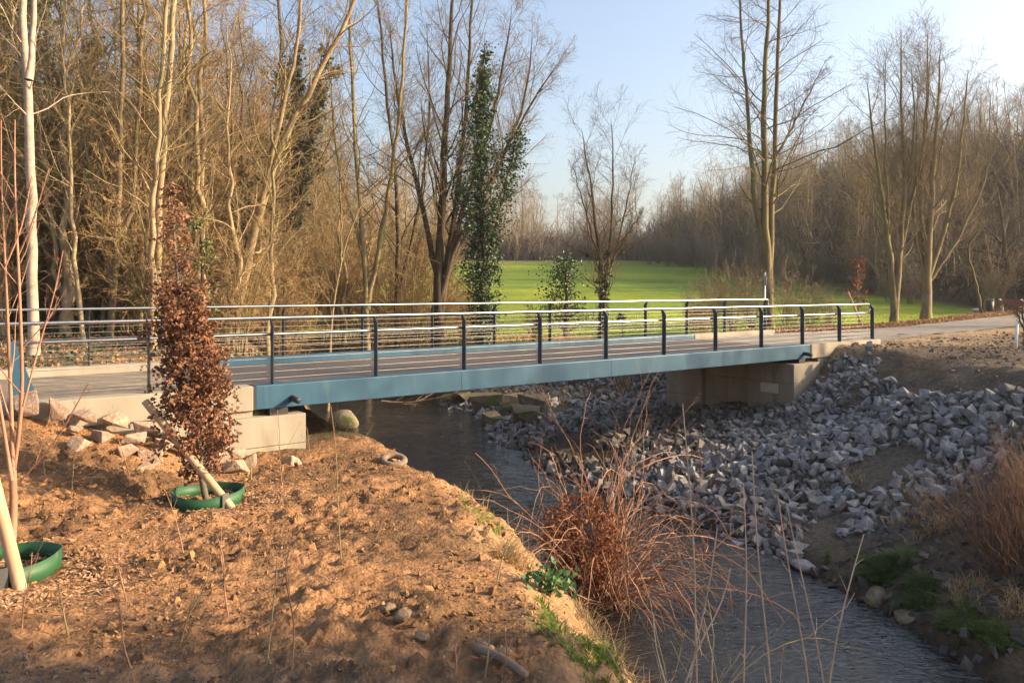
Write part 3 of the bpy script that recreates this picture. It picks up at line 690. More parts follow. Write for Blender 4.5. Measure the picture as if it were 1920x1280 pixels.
# ------------------------------------------------------------------ tree rings, stakes, young trees
def ring(c, R, label, bandaz):
    root = empty('tree_ring', c, label, 'tree ring', 'green plastic tree rings')
    K = 64; a = np.arange(K) / K * 6.2832; top = .13 + .018 * np.sin(a * 2 + 1) + .006 * np.sin(a * 5); R = R * (1 + .025 * np.sin(a * 2 + bandaz) + .012 * np.sin(a * 3)); Rb = R; V = []
    for rr, zz in ((R, -.08 + 0 * a), (R + .003, top), (R - .003, top), (R - .006, -.08 + 0 * a)):
        V.append(np.stack([c[0] + rr * np.cos(a), c[1] + rr * np.sin(a), c[2] + zz], -1))
    V = np.concatenate(V); s = np.arange(K); s2 = (s + 1) % K
    Q = np.concatenate([np.stack([k * K + s, k * K + s2, (k + 1) % 4 * K + s2, (k + 1) % 4 * K + s], -1) for k in range(4)])
    part('wall', V, Q, M['green'], root, True)
    b = np.linspace(bandaz - .09, bandaz + .09, 6); P0 = np.stack([c[0] + (np.max(R) + .004) * np.cos(b), c[1] + (np.max(R) + .004) * np.sin(b)], -1)
    V = np.concatenate([np.c_[P0, np.full(6, c[2] - .06)], np.c_[P0, np.full(6, c[2] + .158)]]); i = np.arange(5)
    part('overlap_strip', V, np.stack([i, i + 1, i + 7, i + 6], -1), M['band'], root)
ring(RING1, .44, 'green plastic tree ring round the brown-leaved young beech', -.75)
ring(RING2, .45, 'green plastic tree ring round the bare multi-stemmed sapling', -1.05)
def stake(base, top, r, label):
    base = np.asarray(base, float); top = np.asarray(top, float); d_ = top - base
    pts = [base - d_ * .06] + [base + d_ * f for f in np.linspace(0, 1, 8)]
    V, Fq = closed_tube(pts, r * np.array([.95] + list(np.linspace(1, .93, 8))), 14); root = base
    V = V - base; tag(obj('wooden_stake', mesh_np('wooden_stake', V, Fq, M['stake'], True), None, base), label, 'stake')
b1 = RING1 + np.array([.40, -.28, 0]); b1 = np.array([b1[0], b1[1], float(ground_z(b1[0], b1[1]))])
stake(b1, IP(272, 752, RING1[1] - .12), .052, 'round peeled wooden stake leaning through the brown-leaved beech')
g = GP(38, 1104); stake(g, IP(-25, 850, g[1] + .25), .056, 'round peeled wooden stake leaning over the bare sapling ring')

def leaf_part(root, C, size, matn, seed, drop=.3, fold=.5, name='leaves', sj=.35):
    V, T = leafcards(rng_(seed), C, size, sj, 0, drop, fold); return part(name, V, T, M[matn], root, False, 'stuff')
# the young beech that keeps its brown leaves
r = rng_(61); c = RING1; bt = empty('young_beech', c, 'slender young beech holding crinkled brown leaves beside the bridge', 'tree')
k = c[1] / F
stem = [c + np.array([0, 0, -.1])] + [IP(px, py, c[1] + dy) for px, py, dy in ((377, 900, 0), (372, 820, .02), (360, 720, .02), (345, 620, 0), (332, 520, 0), (326, 430, .02), (322, 380, 0), (318, 340, 0))]
P0 = resample(stem, 24)[None]; R0 = np.linspace(.045, .006, 24)[None]
P1, R1 = branch(r, P0, R0, 185, .09, .98, 1.1, .22, .132, .74, .3, 6, .06, .14, .0025)
P2, R2 = branch(r, P1, R1, 4, .25, 1, .8, .3, .5, .3, .5, 4, .04, .2, .0018)
part('trunk', *tubes(P0, R0, 8), M['beechbark'], bt, True)
part('branches', *join([tubes(P1, R1, 4), tubes(P2, R2, 3)]), M['beechbark'], bt, True)
allp = np.concatenate([P1[:, 2:].reshape(-1, 3), P2[:, 1:].reshape(-1, 3), P2[:, 1:].reshape(-1, 3)])
allp = allp[(allp[:, 2] < c[2] + 2.45 + .35 * r.random(len(allp))) | (r.random(len(allp)) < .10)]
allp = allp[r.random(len(allp)) < .95]
allp = np.concatenate([allp, allp + r.standard_normal(allp.shape) * .02]); leaf_part(bt, allp + r.standard_normal(allp.shape) * .03, .056, 'beech', 62, .7, 1.0)
# the bare sapling with several stems
r = rng_(63); c = RING2; st = empty('bare_sapling', c, 'bare reddish sapling with forked upright stems in a green ring', 'tree')
Ys = c[1]
trunk = resample([c + np.array([.03, 0, -.1]), IP(24, 1000, Ys), IP(26, 940, Ys), IP(24, 880, Ys)], 8)
stems = [[(24, 890), (22, 780), (16, 640), (10, 500), (0, 300), (2, 225)], [(25, 885), (44, 760), (40, 640), (34, 480), (26, 330), (28, 225)], [(22, 900), (0, 760), (-30, 600), (-50, 420)],
         [(44, 760), (75, 640), (100, 560), (118, 470)], [(34, 480), (60, 420), (92, 315)], [(10, 500), (40, 430), (60, 330)], [(22, 800), (-8, 700), (-18, 560)], [(36, 905), (110, 820), (165, 720)]]
PS = np.stack([resample([IP(a, b, Ys + .12 * math.sin(i * 2.1 + j)) for j, (a, b) in enumerate(s)], 12) for i, s in enumerate(stems)])
RS_ = np.stack([np.linspace(r0, .005, 12) for r0 in (.020, .021, .018, .010, .008, .008, .009, .007)])
P1, R1 = branch(r, PS, RS_, 7, .2, .97, .6, .15, .28, .5, .42, 7, .07, .06, .0028)
P2, R2 = branch(r, P1, R1, 4, .2, .9, .6, .2, .4, .3, .5, 4, .06, .08, .002)
part('trunk', *join([tubes(trunk[None], np.linspace(.040, .030, 8)[None], 10), tubes(PS, RS_, 7)]), M['sapbark'], st, True)
part('twigs', *join([tubes(P1, R1, 4), tubes(P2, R2, 3)]), M['sapbark'], st, True)

# planted whips
whips = [((640, 1045), (620, 760), 1), ((245, 890), (203, 770), 0), ((530, 912), (520, 768), 0), ((133, 935), (140, 830), 0), ((430, 1155), (405, 1000), 0), ((345, 1035), (310, 920), 0), ((500, 1240), (520, 1050), 1), ((250, 1250), (205, 1090), 1),
         ((545, 1262), (553, 990), 0), ((335, 1205), (395, 1040), 1), ((240, 1130), (225, 1020), 1), ((40, 1180), (60, 1035), 1), ((930, 1090), (980, 960), 0), ((590, 880), (575, 800), 0), ((700, 1010), (740, 930), 0), ((130, 1190), (110, 1090), 1), ((85, 895), (70, 820), 0),
         ((850, 1265), (860, 1190), 0), ((905, 1275), (918, 1150), 0), ((935, 1270), (945, 1170), 0), ((420, 1075), (415, 960), 0), ((470, 900), (462, 840), 0)]
for i, (b, tp, br_) in enumerate(whips):
    g = GP(b[0], b[1], 3); top = IP(tp[0], tp[1], g[1] + .1); r = rng_(700 + i)
    P0 = resample([g + np.array([0, 0, -.06]), g * .65 + top * .35 + np.append(r.standard_normal(2) * .02, 0), g * .3 + top * .7 + np.append(r.standard_normal(2) * .03, 0), top], 9)[None]
    R0 = np.linspace(.0075, .003, 9)[None]; root = empty('planted_whip', g, 'thin bare whip freshly planted in the open soil bank', 'seedling', 'planted whips in the soil')
    parts_ = [tubes(P0, R0, 5)]
    P1, R1 = branch(r, P0, R0, 3 + 4 * br_, .25, .95, .55, .15, .42, .5, .6, 5, .05, .07, .002); parts_.append(tubes(P1, R1, 3))
    V, Fq = join(parts_); part('stem', V, Fq, M['twig_red'] if i % 3 else M['twig_tan'], root, True)
# litter things in the soil
g = GP(738, 868, 6); K = 20; a = np.arange(K) / K * 6.283; pts = np.stack([.17 * np.cos(a), .17 * np.sin(a), 0 * a], -1); s = np.arange(12) / 12 * 6.283
V = np.concatenate([np.stack([(.17 + .055 * np.cos(s)) * math.cos(q), (.17 + .055 * np.cos(s)) * math.sin(q), .05 * np.sin(s)], -1) for q in a]); i = np.arange(K)[:, None]; j = np.arange(12)[None]
Q = np.stack([i * 12 + j, (i + 1) % K * 12 + j, (i + 1) % K * 12 + (j + 1) % 12, i * 12 + (j + 1) % 12], -1).reshape(-1, 4)
ty = obj('rubber_ring', mesh_np('rubber_ring', V, Q, M['tyre'], True), None, g + np.array([0, 0, .04])); ty.rotation_euler = (.25, .1, 0); tag(ty, 'small muddy tyre half sunk at the crest of the soil bank', 'tyre')
g0 = GP(890, 1225, 3); g1 = GP(985, 1275, 3)
V, Fq = closed_tube(resample([g0 + np.array([0, 0, .03]), (g0 + g1) / 2 + np.array([.02, 0, .05]), g1 + np.array([0, 0, .03])], 8), .028, 7); V = V - g0
tag(obj('fallen_branch', mesh_np('fallen_branch', V, Fq, M['deadwood'], True), None, g0), 'short brown fallen branch lying on the soil bank', 'branch')
r = rng_(66); Yd = 33.0; P0 = resample([IP(715, 752, Yd), IP(760, 757, Yd), IP(830, 745, Yd), IP(860, 735, Yd)], 8)[None]; P0[..., 2] = np.maximum(P0[..., 2], WZ + .03); R0 = np.linspace(.05, .02, 8)[None]
P1, R1 = branch(r, P0, R0, 14, .05, .95, .6, .2, .5, .3, .5, 6, 0, .1, .006)
V, Fq = join([tubes(P0, R0, 6), tubes(P1, R1, 4)]); V = V - P0[0, 0]
tag(obj('driftwood', mesh_np('driftwood', V, Fq, M['deadwood'], True), None, P0[0, 0]), 'pale driftwood branches caught in the stream under the bridge', 'driftwood')

# ------------------------------------------------------------------ the brown bush on the bank, brambles, grass
r = rng_(70); g = GP(1125, 1165, 5); bush = empty('brown_bush', g, 'big bush of arching orange-brown stems with withered leaves over the stream', 'bush')
Mn = 165; az = r.random(Mn) * 6.283; el = np.clip(1.0 + .33 * r.standard_normal(Mn), .05, 1.5)
d_ = np.stack([np.cos(az) * np.cos(el), np.sin(az) * np.cos(el), np.sin(el)], -1); d_ += np.array([.05, -.05, 0])
L_ = r.uniform(1.7, 4.1, Mn) * (.55 + .45 * np.sin(el)); K = 14; P0 = np.zeros((Mn, K, 3)); P0[:, 0] = g + np.stack([.16 * r.standard_normal(Mn), .16 * r.standard_normal(Mn), np.zeros(Mn) + .02], -1); P0[:, 0, 2] += .3 * r.random(Mn)
bend = r.uniform(.05, .22, Mn)[:, None] * np.where(r.random(Mn) < .5, 2.0, .7)[:, None]
dd = nrm(d_)
for k_ in range(1, K):
    dd = nrm(dd + .15 * r.standard_normal((Mn, 3)) - np.array([0, 0, 1.]) * bend * (k_ / K) * 1.6)
    P0[:, k_] = P0[:, k_ - 1] + dd * (L_ / (K - 1))[:, None]
R0 = r.uniform(.006, .016, Mn)[:, None] * np.linspace(1, .35, K)[None]
P1, R1 = branch(r, P0, R0, 4, .3, .95, .7, .25, .22, .3, .55, 5, -.03, .12, .002)
V, Fq = tubes(P0, R0, 5); part('stems', V, Fq, M['twig_red'], bush, True, 'stuff')
V, Fq = tubes(P1, R1, 3); part('twigs', V, Fq, M['twig_red'], bush, True, 'stuff')
st_ = resample([g + np.array([.05, 0, -.2]), g + np.array([.07, .02, .25]), g + np.array([.1, .05, .55])], 6)
P3 = np.stack([st_, st_ + np.array([-.12, .1, 0]) , st_ + np.array([-.2, -.05, -.05])]); part('stump', *tubes(P3, np.tile(np.linspace(.11, .045, 6), (3, 1)), 9), M['bark_tan'], bush, True)
cc = np.concatenate([P0[:, 2:].reshape(-1, 3)] * 5 + [P1.reshape(-1, 3)] * 4); ce = g + np.array([-.28, .0, 1.28]); q = ((cc - ce) / np.array([.58, .8, .72])) ** 2
cc = cc[(q.sum(1) < 1.0) & (r.random(len(cc)) < .85)]
leaf_part(bush, cc + r.standard_normal(cc.shape) * .04, .066, 'dryleaf', 71, .6, .9, 'withered_leaves')
# foreground bramble shoots
shoots = [((1280, 756), (1306, 1275), 4.6), ((1410, 846), (1447, 1266), 4.4), ((1458, 926), (1519, 1260), 4.6), ((1476, 952), (1548, 1266), 4.8), ((1394, 905), (1394, 1250), 4.7), ((1620, 1000), (1559, 1229), 4.5), ((1370, 1064), (1309, 1207), 4.6), ((1345, 990), (1300, 1230), 4.8), ((1225, 1150), (1250, 1280), 4.4)]
for i, (tp, bt_, Y) in enumerate(shoots):
    r = rng_(800 + i); a = IP(*tp, Y); b = IP(*bt_, Y - .1); d_ = b - a; base = b + d_ * .6 / max(np.linalg.norm(d_), .1); gz_ = float(ground_z(base[0], base[1]))
    base[2] = gz_ - .05; P0 = resample([base, b, b * .5 + a * .5 + np.array([r.normal() * .03, 0, 0]), a], 14)[None]; R0 = np.linspace(.0075, .0032, 14)[None]
    P1, R1 = branch(r, P0, R0, 10, .2, .95, .9, .2, .04, .2, .6, 3, 0, .1, .0022)
    root = empty('bramble_shoot', base, 'tall thin reddish bramble shoot rising in front of the water', 'bramble', 'bramble shoots in front of the stream')
    V, Fq = join([tubes(P0, R0, 5), tubes(P1, R1, 3)]); part('shoot', V, Fq, M['cane'], root, True)
r = rng_(72); n = 75; bx = r.uniform(.9, 2.3, n); by = r.uniform(4.2, 5.4, n); bz = ground_z(bx, by); az = r.random(n) * 6.28
P0 = np.zeros((n, 10, 3)); P0[:, 0] = np.stack([bx, by, bz - .03], -1); dd = nrm(np.stack([.6 * np.cos(az), .6 * np.sin(az), .9 + 0 * az], -1)); L_ = r.uniform(.7, 1.7, n)
for k_ in range(1, 10):
    dd = nrm(dd + .1 * r.standard_normal((n, 3)) - np.array([0, 0, .11 * k_ / 5])); P0[:, k_] = P0[:, k_ - 1] + dd * (L_ / 9)[:, None]
P1, R1 = branch(r, P0, np.full((n, 10), .005), 4, .2, .9, .6, .2, .35, .2, .6, 5, 0, .12, .002)
V, Fq = join([tubes(P0, np.tile(np.linspace(.006, .0025, 10), (n, 1)), 4), tubes(P1, R1, 3)])
tag(obj('bramble_tangle', mesh_np('bramble_tangle', V, Fq, M['twig_tan'], True)), 'tangle of dry bramble canes at the near water edge', 'bramble', kind='stuff')
def patch_points(r, polys, n):
    """ground points seen inside image ellipses (cx, cy, rx, ry)"""
    out = []
    for cx, cy, rx, ry, k_ in polys:
        c0 = GP(cx, cy, 3); cxp = GP(cx + rx, cy, 3); ex = abs(cxp[0] - c0[0]) + .02; cyp = GP(cx, cy - ry, 3); cym = GP(cx, cy + ry, 3)
        ey = max(abs(cyp[1] - cym[1]) / 2, .1); m_ = int(n * k_); a = r.random(m_) * 6.283; q_ = np.sqrt(r.random(m_)); q_ = q_ * (.75 + .5 * vnoise(a * 1.5, np.full(m_, cx * .1), 9))
        X = c0[0] + ex * q_ * np.cos(a); Y = (cyp[1] + cym[1]) / 2 + ey * q_ * np.sin(a); out.append(np.stack([X, Y, ground_z(X, Y)], -1))
    P_ = np.concatenate(out); return P_[P_[:, 2] > WZ + .05]
r = rng_(73)
P_ = patch_points(r, [(862, 940, 34, 26, .16), (900, 968, 22, 18, .06), (1040, 1170, 40, 24, .14), (1090, 1210, 36, 26, .16), (1120, 1250, 40, 26, .16), (1010, 1135, 24, 14, .06), (940, 1000, 16, 10, .03)], 5200)
P_ = P_[fbm(P_[:, 0] * 3, P_[:, 1] * 3, 502, 3) > .44]; V, Q = blades(r, P_, .065, .8, 1.3, .005); tag(obj('bank_grass', mesh_np('bank_grass', V, Q, M['grass'], True)), 'short green grass patches along the edge of the soil bank', 'grass', kind='stuff')
P_ = patch_points(r, [(1640, 1075, 60, 26, .3), (1720, 1115, 70, 36, .35), (1790, 1165, 60, 34, .2), (1570, 1050, 26, 12, .1), (1850, 1210, 60, 40, .12), (1680, 1060, 110, 20, .15)], 11000)
P_ = P_[fbm(P_[:, 0] * 2.2, P_[:, 1] * 2.2, 501, 3) > .47]; V, Q = blades(r, P_, .13, .9, 1.6, .006); tag(obj('stream_grass', mesh_np('stream_grass', V, Q, M['grass_dark'], True)), 'lush shaded grass on the far water edge beside the riprap', 'grass', kind='stuff')
P_ = patch_points(r, [(1130, 1190, 60, 30, .25), (1180, 1260, 70, 40, .4), (960, 1040, 26, 20, .06), (930, 960, 30, 20, .06), (1700, 960, 90, 50, .3), (1790, 1010, 110, 60, .35), (1640, 900, 60, 30, .1), (1850, 1120, 90, 60, .3)], 5000)
P_ = P_[(P_[:, 0] < 3) | ((fbm(P_[:, 0] * 2.5, P_[:, 1] * 2.5, 505, 3) > .5) & (r.random(len(P_)) < .5))]; V, Q = blades(r, P_, .2, .7, 1.5, .005); tag(obj('dry_grass', mesh_np('dry_grass', V, Q, M['drygrass'], True)), 'straw-coloured dry grass round the foot of the brown bush', 'grass', kind='stuff')
g = GP(1030, 1110, 5); hb = empty('green_herb', g, 'leafy green herb growing beside the brown bush', 'plant'); r = rng_(74); cc = g + r.standard_normal((170, 3)) * np.array([.11, .09, .05]) + np.array([0, 0, .10])
leaf_part(hb, cc, .06, 'herb', 75, -.3, .3, 'leaves')
P0 = np.stack([resample([g + np.array([0, 0, -.05]), g + np.array([.03 * i, .02 * i, .12]), g + np.array([.07 * i, .04 * i, .2])], 5) for i in (-2, -1, 0, 1, 2)]); part('stalks', *tubes(P0, np.full((5, 5), .006), 5), M['herb'], hb, True)

# ------------------------------------------------------------------ trees
def shape_tree(seed, stems, R0, cfg, ivy=None, K=18):
    """stems: list of polylines (local coords). Returns trunk/crown/ivy geometry"""
    r = rng_(seed); P0 = np.stack([resample(s, K) for s in stems]); R0 = np.stack([np.minimum(a + (b - a) * np.linspace(0, 1, K) ** .8, .004 + (a * 1.25) * (1 - np.linspace(0, 1, K)) ** .75 + (.03 if b > .045 else 0)) for a, b in R0])
    P0[:, 1:-1] += r.standard_normal((len(stems), K - 2, 3)) * cfg.get('wob0', .03)
    R0[:, 0] *= 1.35
    levels = [(P0, R0)]
    for c in cfg['levels']:
        levels.append(branch(r, *levels[-1], **c))
    nb = cfg.get('bark_levels', 2); S = [9, 5, 3, 3, 3]
    tk = join([tubes(*l, S[i]) for i, l in enumerate(levels[:nb])]); tw = join([tubes(*l, 3) for l in levels[nb:-1]] + [ribbons(*levels[-1])])
    iv = None
    if ivy:
        f0, f1, n_, rad, size, lim = ivy; nc = max(n_ // 45, 8)
        q_ = f0 + (f1 - f0) * r.random(nc); si = r.integers(0, len(stems) if lim is None else lim, nc); i0 = (q_ * (K - 2)).astype(int)
        u_ = (q_ - f0) / (f1 - f0); prof = np.interp(u_, [0, .15, .45, .7, .85, 1], [.35, .5, .85, 1.0, .5, .2])
        c_ = P0[si, i0] + (P0[si, i0 + 1] - P0[si, i0]) * r.random(nc)[:, None]; a = r.random(nc) * 6.283; rr = rad * prof * r.random(nc) ** .7
        c_ = c_ + np.stack([rr * np.cos(a), rr * np.sin(a), .1 * r.standard_normal(nc)], -1); sg_ = rad * prof * r.uniform(.09, .24, nc)
        P1 = levels[1][0]; low = P1[P1[:, 0, 2] < P0[..., 2].min() + f1 * (P0[..., 2].max() - P0[..., 2].min())]
        if len(low):
            m_ = nc // 2; j = r.integers(0, len(low), m_); kk = r.integers(0, max(2, low.shape[1] // 2), m_); c_ = np.concatenate([c_, low[j, kk]]); sg_ = np.concatenate([sg_, np.full(m_, rad * .15)])
        j = r.integers(0, len(c_), n_); c_ = c_[j] + r.standard_normal((n_, 3)) * sg_[j][:, None]
        # leaves hugging the stem itself
        m_ = n_ // 3; qs = f0 + (f1 - f0) * r.random(m_); si = r.integers(0, len(stems) if lim is None else lim, m_); k0 = (qs * (K - 2)).astype(int); cs = P0[si, k0] + (P0[si, k0 + 1] - P0[si, k0]) * r.random(m_)[:, None]; a = r.random(m_) * 6.283; rs_ = R0[si, k0] + .06 + .1 * rad * r.random(m_)
        c_ = np.concatenate([c_, cs + np.stack([rs_ * np.cos(a), rs_ * np.sin(a), 0 * a], -1)])
        iv = leafcards(r, c_, size, .4, .2, .3, .3)
    return tk, tw, iv
def tree_meshes(g, bark, twig, nm='tree'):
    tk, tw, iv = g
    return [('trunk', mesh_np('trunk', *tk, M[bark], True)), ('crown', mesh_np('crown', *tw, M[twig], True))] + ([('ivy', mesh_np('ivy', *iv, M['ivy'], False))] if iv else [])
def place(name, meshes, loc, label, cat='tree', group=None, s=1.0, rz=0.0, tilt=0.0):
    root = empty(name, loc, label, cat, group); root.scale = (s, s, s); root.rotation_euler = (tilt, 0, rz)
    for n_, me in meshes:
        o = obj(n_, me, root)
        if n_ in ('crown', 'ivy'): o['kind'] = 'stuff'
    return root
def cfgT(n1=26, n2=9, n3=6, a1=.75, lr1=.36, up=.05, f0=.3, fine=.0045, k3=3, wob0=.03, r1=.30, bl=2, t1=.6):
    return dict(wob0=wob0, bark_levels=bl, levels=[
        dict(n=n1, f0=f0, f1=.98, ang=a1, angj=.2, lr=lr1, taper=t1, rr=r1, K=10, trop=up * .5, wob=.12, rmin=.009),
        dict(n=n2, f0=.12, f1=.98, ang=.78, angj=.25, lr=.46, taper=.5, rr=.42, K=6, trop=up * .35, wob=.16, rmin=fine * 1.5),
        dict(n=n3, f0=.1, f1=.98, ang=.75, angj=.25, lr=.62, taper=.4, rr=.5, K=k3, trop=up * .35, wob=.18, rmin=fine * .8)])
def hero(name, seed, Y, base_px, stems_px, radii, cfg, bark, twig, label, ivy=None, dz=None, depth=.6, K=18):
    """a tree whose stems are traced at its own distance Y; image points -> metres round its base"""
    x = (base_px - 960) / F * Y; z = float(ground_z(x, Y)); base = np.array([x, Y, z]); r = rng_(seed + 999)
    st_ = []
    for s in stems_px:
        off = r.normal() * depth; pts = [base + np.array([0, 0, -.15])] if s[0] is None else []
        for j, p_ in enumerate([q for q in s if q is not None]):
            pts.append(IP(p_[0], p_[1], Y + off * j / max(len(s) - 1, 1) * 1.5))
        st_.append(np.array(pts) - base)
    return place(name, tree_meshes(shape_tree(seed, st_, radii, cfg, ivy, K), bark, twig), base, label)

# pale smooth trunk at the left
hero('bare_tree', 1001, 22, 62, [[None, (62, 600), (58, 400), (56, 240), (50, 110), (40, 0), (30, -150)], [(54, 150), (60, 60), (68, -40), (80, -200)]], [(.15, .09), (.085, .05)], cfgT(12, 7, 5, .8, .2, .06, .5, r1=.2), 'bark_pale', 'twig_tan', 'bare tree with smooth pale pinkish forked trunk behind the handrail')
hero('bare_tree', 1002, 30, 425, [[None, (440, 590), (470, 470), (492, 370), (530, 270), (590, 150), (640, 60), (690, -60)], [(486, 400), (505, 300), (540, 170), (560, 60), (570, -80)], [(465, 480), (520, 455), (560, 440)]], [(.22, .06), (.12, .04), (.05, .02)], cfgT(22, 9, 6, .7, .26, .05, .35), 'bark_tan', 'twig_tan', 'leaning tan-barked tree forking to one side over the bridge')
hero('bare_tree', 1003, 26, 285, [[None, (290, 560), (298, 430), (308, 280), (318, 120), (328, 0), (335, -160)], [(285, 590), (283, 450), (292, 300), (305, 120), (318, -60)]], [(.13, .07), (.11, .05)], cfgT(20, 8, 6, .75, .22, .05, .3), 'bark_tan', 'twig_tan', 'tall twin-stemmed bare tree directly behind the young beech')
hero('bare_tree', 1004, 27, 205, [[None, (212, 560), (222, 420), (225, 280), (230, 120), (232, -80)], [(214, 560), (190, 440), (170, 330), (150, 200)], [(216, 500), (250, 380), (262, 200), (268, 20), (275, -120)]], [(.12, .06), (.07, .03), (.09, .04)], cfgT(18, 8, 6, .75, .24, .05, .3), 'bark_tan', 'twig_tan', 'slender three-stemmed bare tree among the thin trunks of the wood')
hero('bare_tree', 1005, 25, 160, [[None, (152, 600), (140, 480), (132, 330), (128, 180), (110, 60)], [(150, 590), (138, 520), (128, 470)]], [(.08, .04), (.05, .03)], cfgT(16, 8, 5, .75, .26, .05, .3), 'bark_tan', 'twig_tan', 'thin crooked bare tree next to the pale pinkish trunk')
hero('bare_tree', 1006, 28, 262, [[None, (264, 560), (266, 400), (262, 240), (260, 80), (262, -100)]], [(.09, .05)], cfgT(20, 8, 6, .75, .26, .05, .3), 'bark_tan', 'twig_tan', 'single straight thin bare tree beside the twin-stemmed tree')
hero('ivy_tree', 1007, 42, 545, [[None, (540, 520), (535, 360), (530, 200), (525, 60), (520, -60)], [(540, 480), (570, 340), (590, 200), (620, 60)], [(540, 470), (500, 330), (478, 180)], [(540, 420), (558, 240), (556, 120), (560, 20)]], [(.3, .06), (.16, .05), (.16, .05), (.18, .05)], cfgT(16, 8, 6, .7, .25, .06, .4), 'bark_dark', 'twig_grey', 'tree with several ivy-wrapped upright limbs behind the leaning trunk', (.1, .78, 9500, .8, .16, None))
hero('multi_stem_alder', 1008, 38, 822, [[None, (822, 560), (828, 400), (835, 250), (845, 100), (850, -60)], [None, (828, 560), (850, 420), (870, 260), (880, 100), (885, -40)], [(825, 560), (845, 480), (900, 380), (960, 260), (1010, 170), (1045, 120)], [(823, 540), (800, 420), (770, 300), (745, 180), (730, 40)], [(824, 560), (855, 470), (930, 330), (985, 190), (1000, 60)], [(826, 560), (850, 450), (900, 300), (940, 150), (960, 10)]], [(.3, .06), (.2, .05), (.16, .03), (.16, .04), (.14, .03), (.15, .04)], cfgT(24, 12, 8, .55, .26, .06, .3), 'bark_dark', 'twig_tan', 'tall many-stemmed alder fanning out beyond the far handrail')
hero('ivy_tree', 1009, 35, 905, [[None, (905, 560), (903, 430), (902, 300), (905, 190), (908, 120), (910, 60)], [(905, 540), (930, 420), (960, 300), (975, 240)], [(904, 520), (880, 420), (860, 330)]], [(.18, .03), (.09, .02), (.08, .02)], cfgT(26, 8, 6, .95, .16, .03, .2), 'bark_dark', 'twig_grey', 'slim tree wrapped to its top in glossy ivy beyond the handrail', (.05, .95, 14000, 1.35, .10, 1))
hero('bare_tree', 1010, 42, 1128, [[None, (1128, 540), (1122, 460), (1112, 380), (1100, 300), (1090, 240)], [None, (1138, 520), (1145, 440), (1150, 350), (1150, 260), (1145, 220)], [(1136, 530), (1160, 450), (1180, 360), (1190, 290)], [(1128, 500), (1105, 420), (1080, 340), (1075, 300)], [(1140, 500), (1175, 440), (1205, 400)]], [(.17, .02), (.13, .02), (.08, .015), (.07, .015), (.05, .015)], cfgT(24, 9, 7, .75, .3, .05, .15, .004, t1=.4), 'bark_dark', 'twig_grey', 'small spreading bare tree standing alone at the meadow edge', (.04, .38, 1200, .3, .11, 2))
hero('bare_tree', 1011, 46, 1443, [[None, (1441, 520), (1436, 440), (1434, 320), (1430, 200), (1438, 80), (1445, -80)], [(1440, 480), (1420, 420), (1408, 300), (1402, 180), (1390, 60), (1385, -60)], [None, (1444, 500), (1446, 400), (1452, 280), (1456, 150), (1462, 20), (1465, -120)], [(1452, 300), (1490, 230), (1520, 170), (1545, 120)]], [(.3, .07), (.17, .05), (.22, .06), (.09, .02)], cfgT(26, 10, 7, 1.0, .3, .03, .28, .0045, 3, .03, .28, 2, .75), 'bark_olive', 'twig_grey', 'tall mossy bare tree with three parallel trunks by the path sign')
hero('bare_tree', 1012, 52, 1676, [[None, (1678, 540), (1668, 470), (1655, 380), (1640, 280), (1625, 150)], [None, (1680, 540), (1690, 450), (1698, 340), (1690, 200), (1690, 60)], [(1686, 480), (1695, 380), (1715, 250), (1710, 120)], [(1672, 520), (1664, 400), (1660, 260), (1660, 110)], [(1682, 500), (1705, 400), (1735, 260), (1745, 90)]], [(.26, .03), (.26, .03), (.15, .03), (.14, .02), (.13, .02)], cfgT(25, 10, 7, .62, .28, .06, .22, .005, t1=.45), 'bark_olive', 'twig_grey', 'bare tree splitting low into many upright stems beside the path verge')
hero('bare_tree', 1013, 53, 1735, [[None, (1737, 540), (1740, 470), (1745, 380), (1755, 250), (1765, 80)], [(1737, 530), (1725, 450), (1728, 330), (1738, 180), (1740, 50)], [(1738, 520), (1770, 440), (1800, 300), (1815, 130)], [(1738, 530), (1785, 470), (1840, 360), (1880, 220)], [(1736, 520), (1712, 440), (1718, 300), (1720, 150)]], [(.36, .03), (.2, .03), (.2, .03), (.14, .02), (.12, .02)], cfgT(25, 10, 7, .62, .28, .06, .22, .005, t1=.45), 'bark_olive', 'twig_grey', 'stout-based bare tree with spreading limbs next to the path bench')
hero('bare_tree', 1014, 58, 1842, [[None, (1830, 530), (1818, 490), (1812, 470), (1830, 440), (1860, 410)], [(1815, 490), (1800, 500), (1780, 515)]], [(.13, .04), (.05, .02)], cfgT(14, 7, 5, .7, .3, .04, .4, .005), 'bark_olive', 'twig_grey', 'small leaning pale trunk bent over beside the litter bin')
hero('bare_tree', 1015, 66, 1900, [[None, (1895, 520), (1885, 480), (1880, 420), (1870, 350)], [(1888, 500), (1850, 488), (1800, 500)], [(1886, 480), (1840, 470), (1790, 465)], [(1884, 470), (1920, 430), (1960, 400)], [(1884, 460), (1850, 430), (1820, 390)]], [(.32, .05), (.14, .03), (.16, .03), (.14, .03), (.12, .03)], cfgT(18, 8, 6, .7, .3, .03, .25, .006), 'bark_dark', 'twig_grey', 'dark low tree with level branches behind the bench')

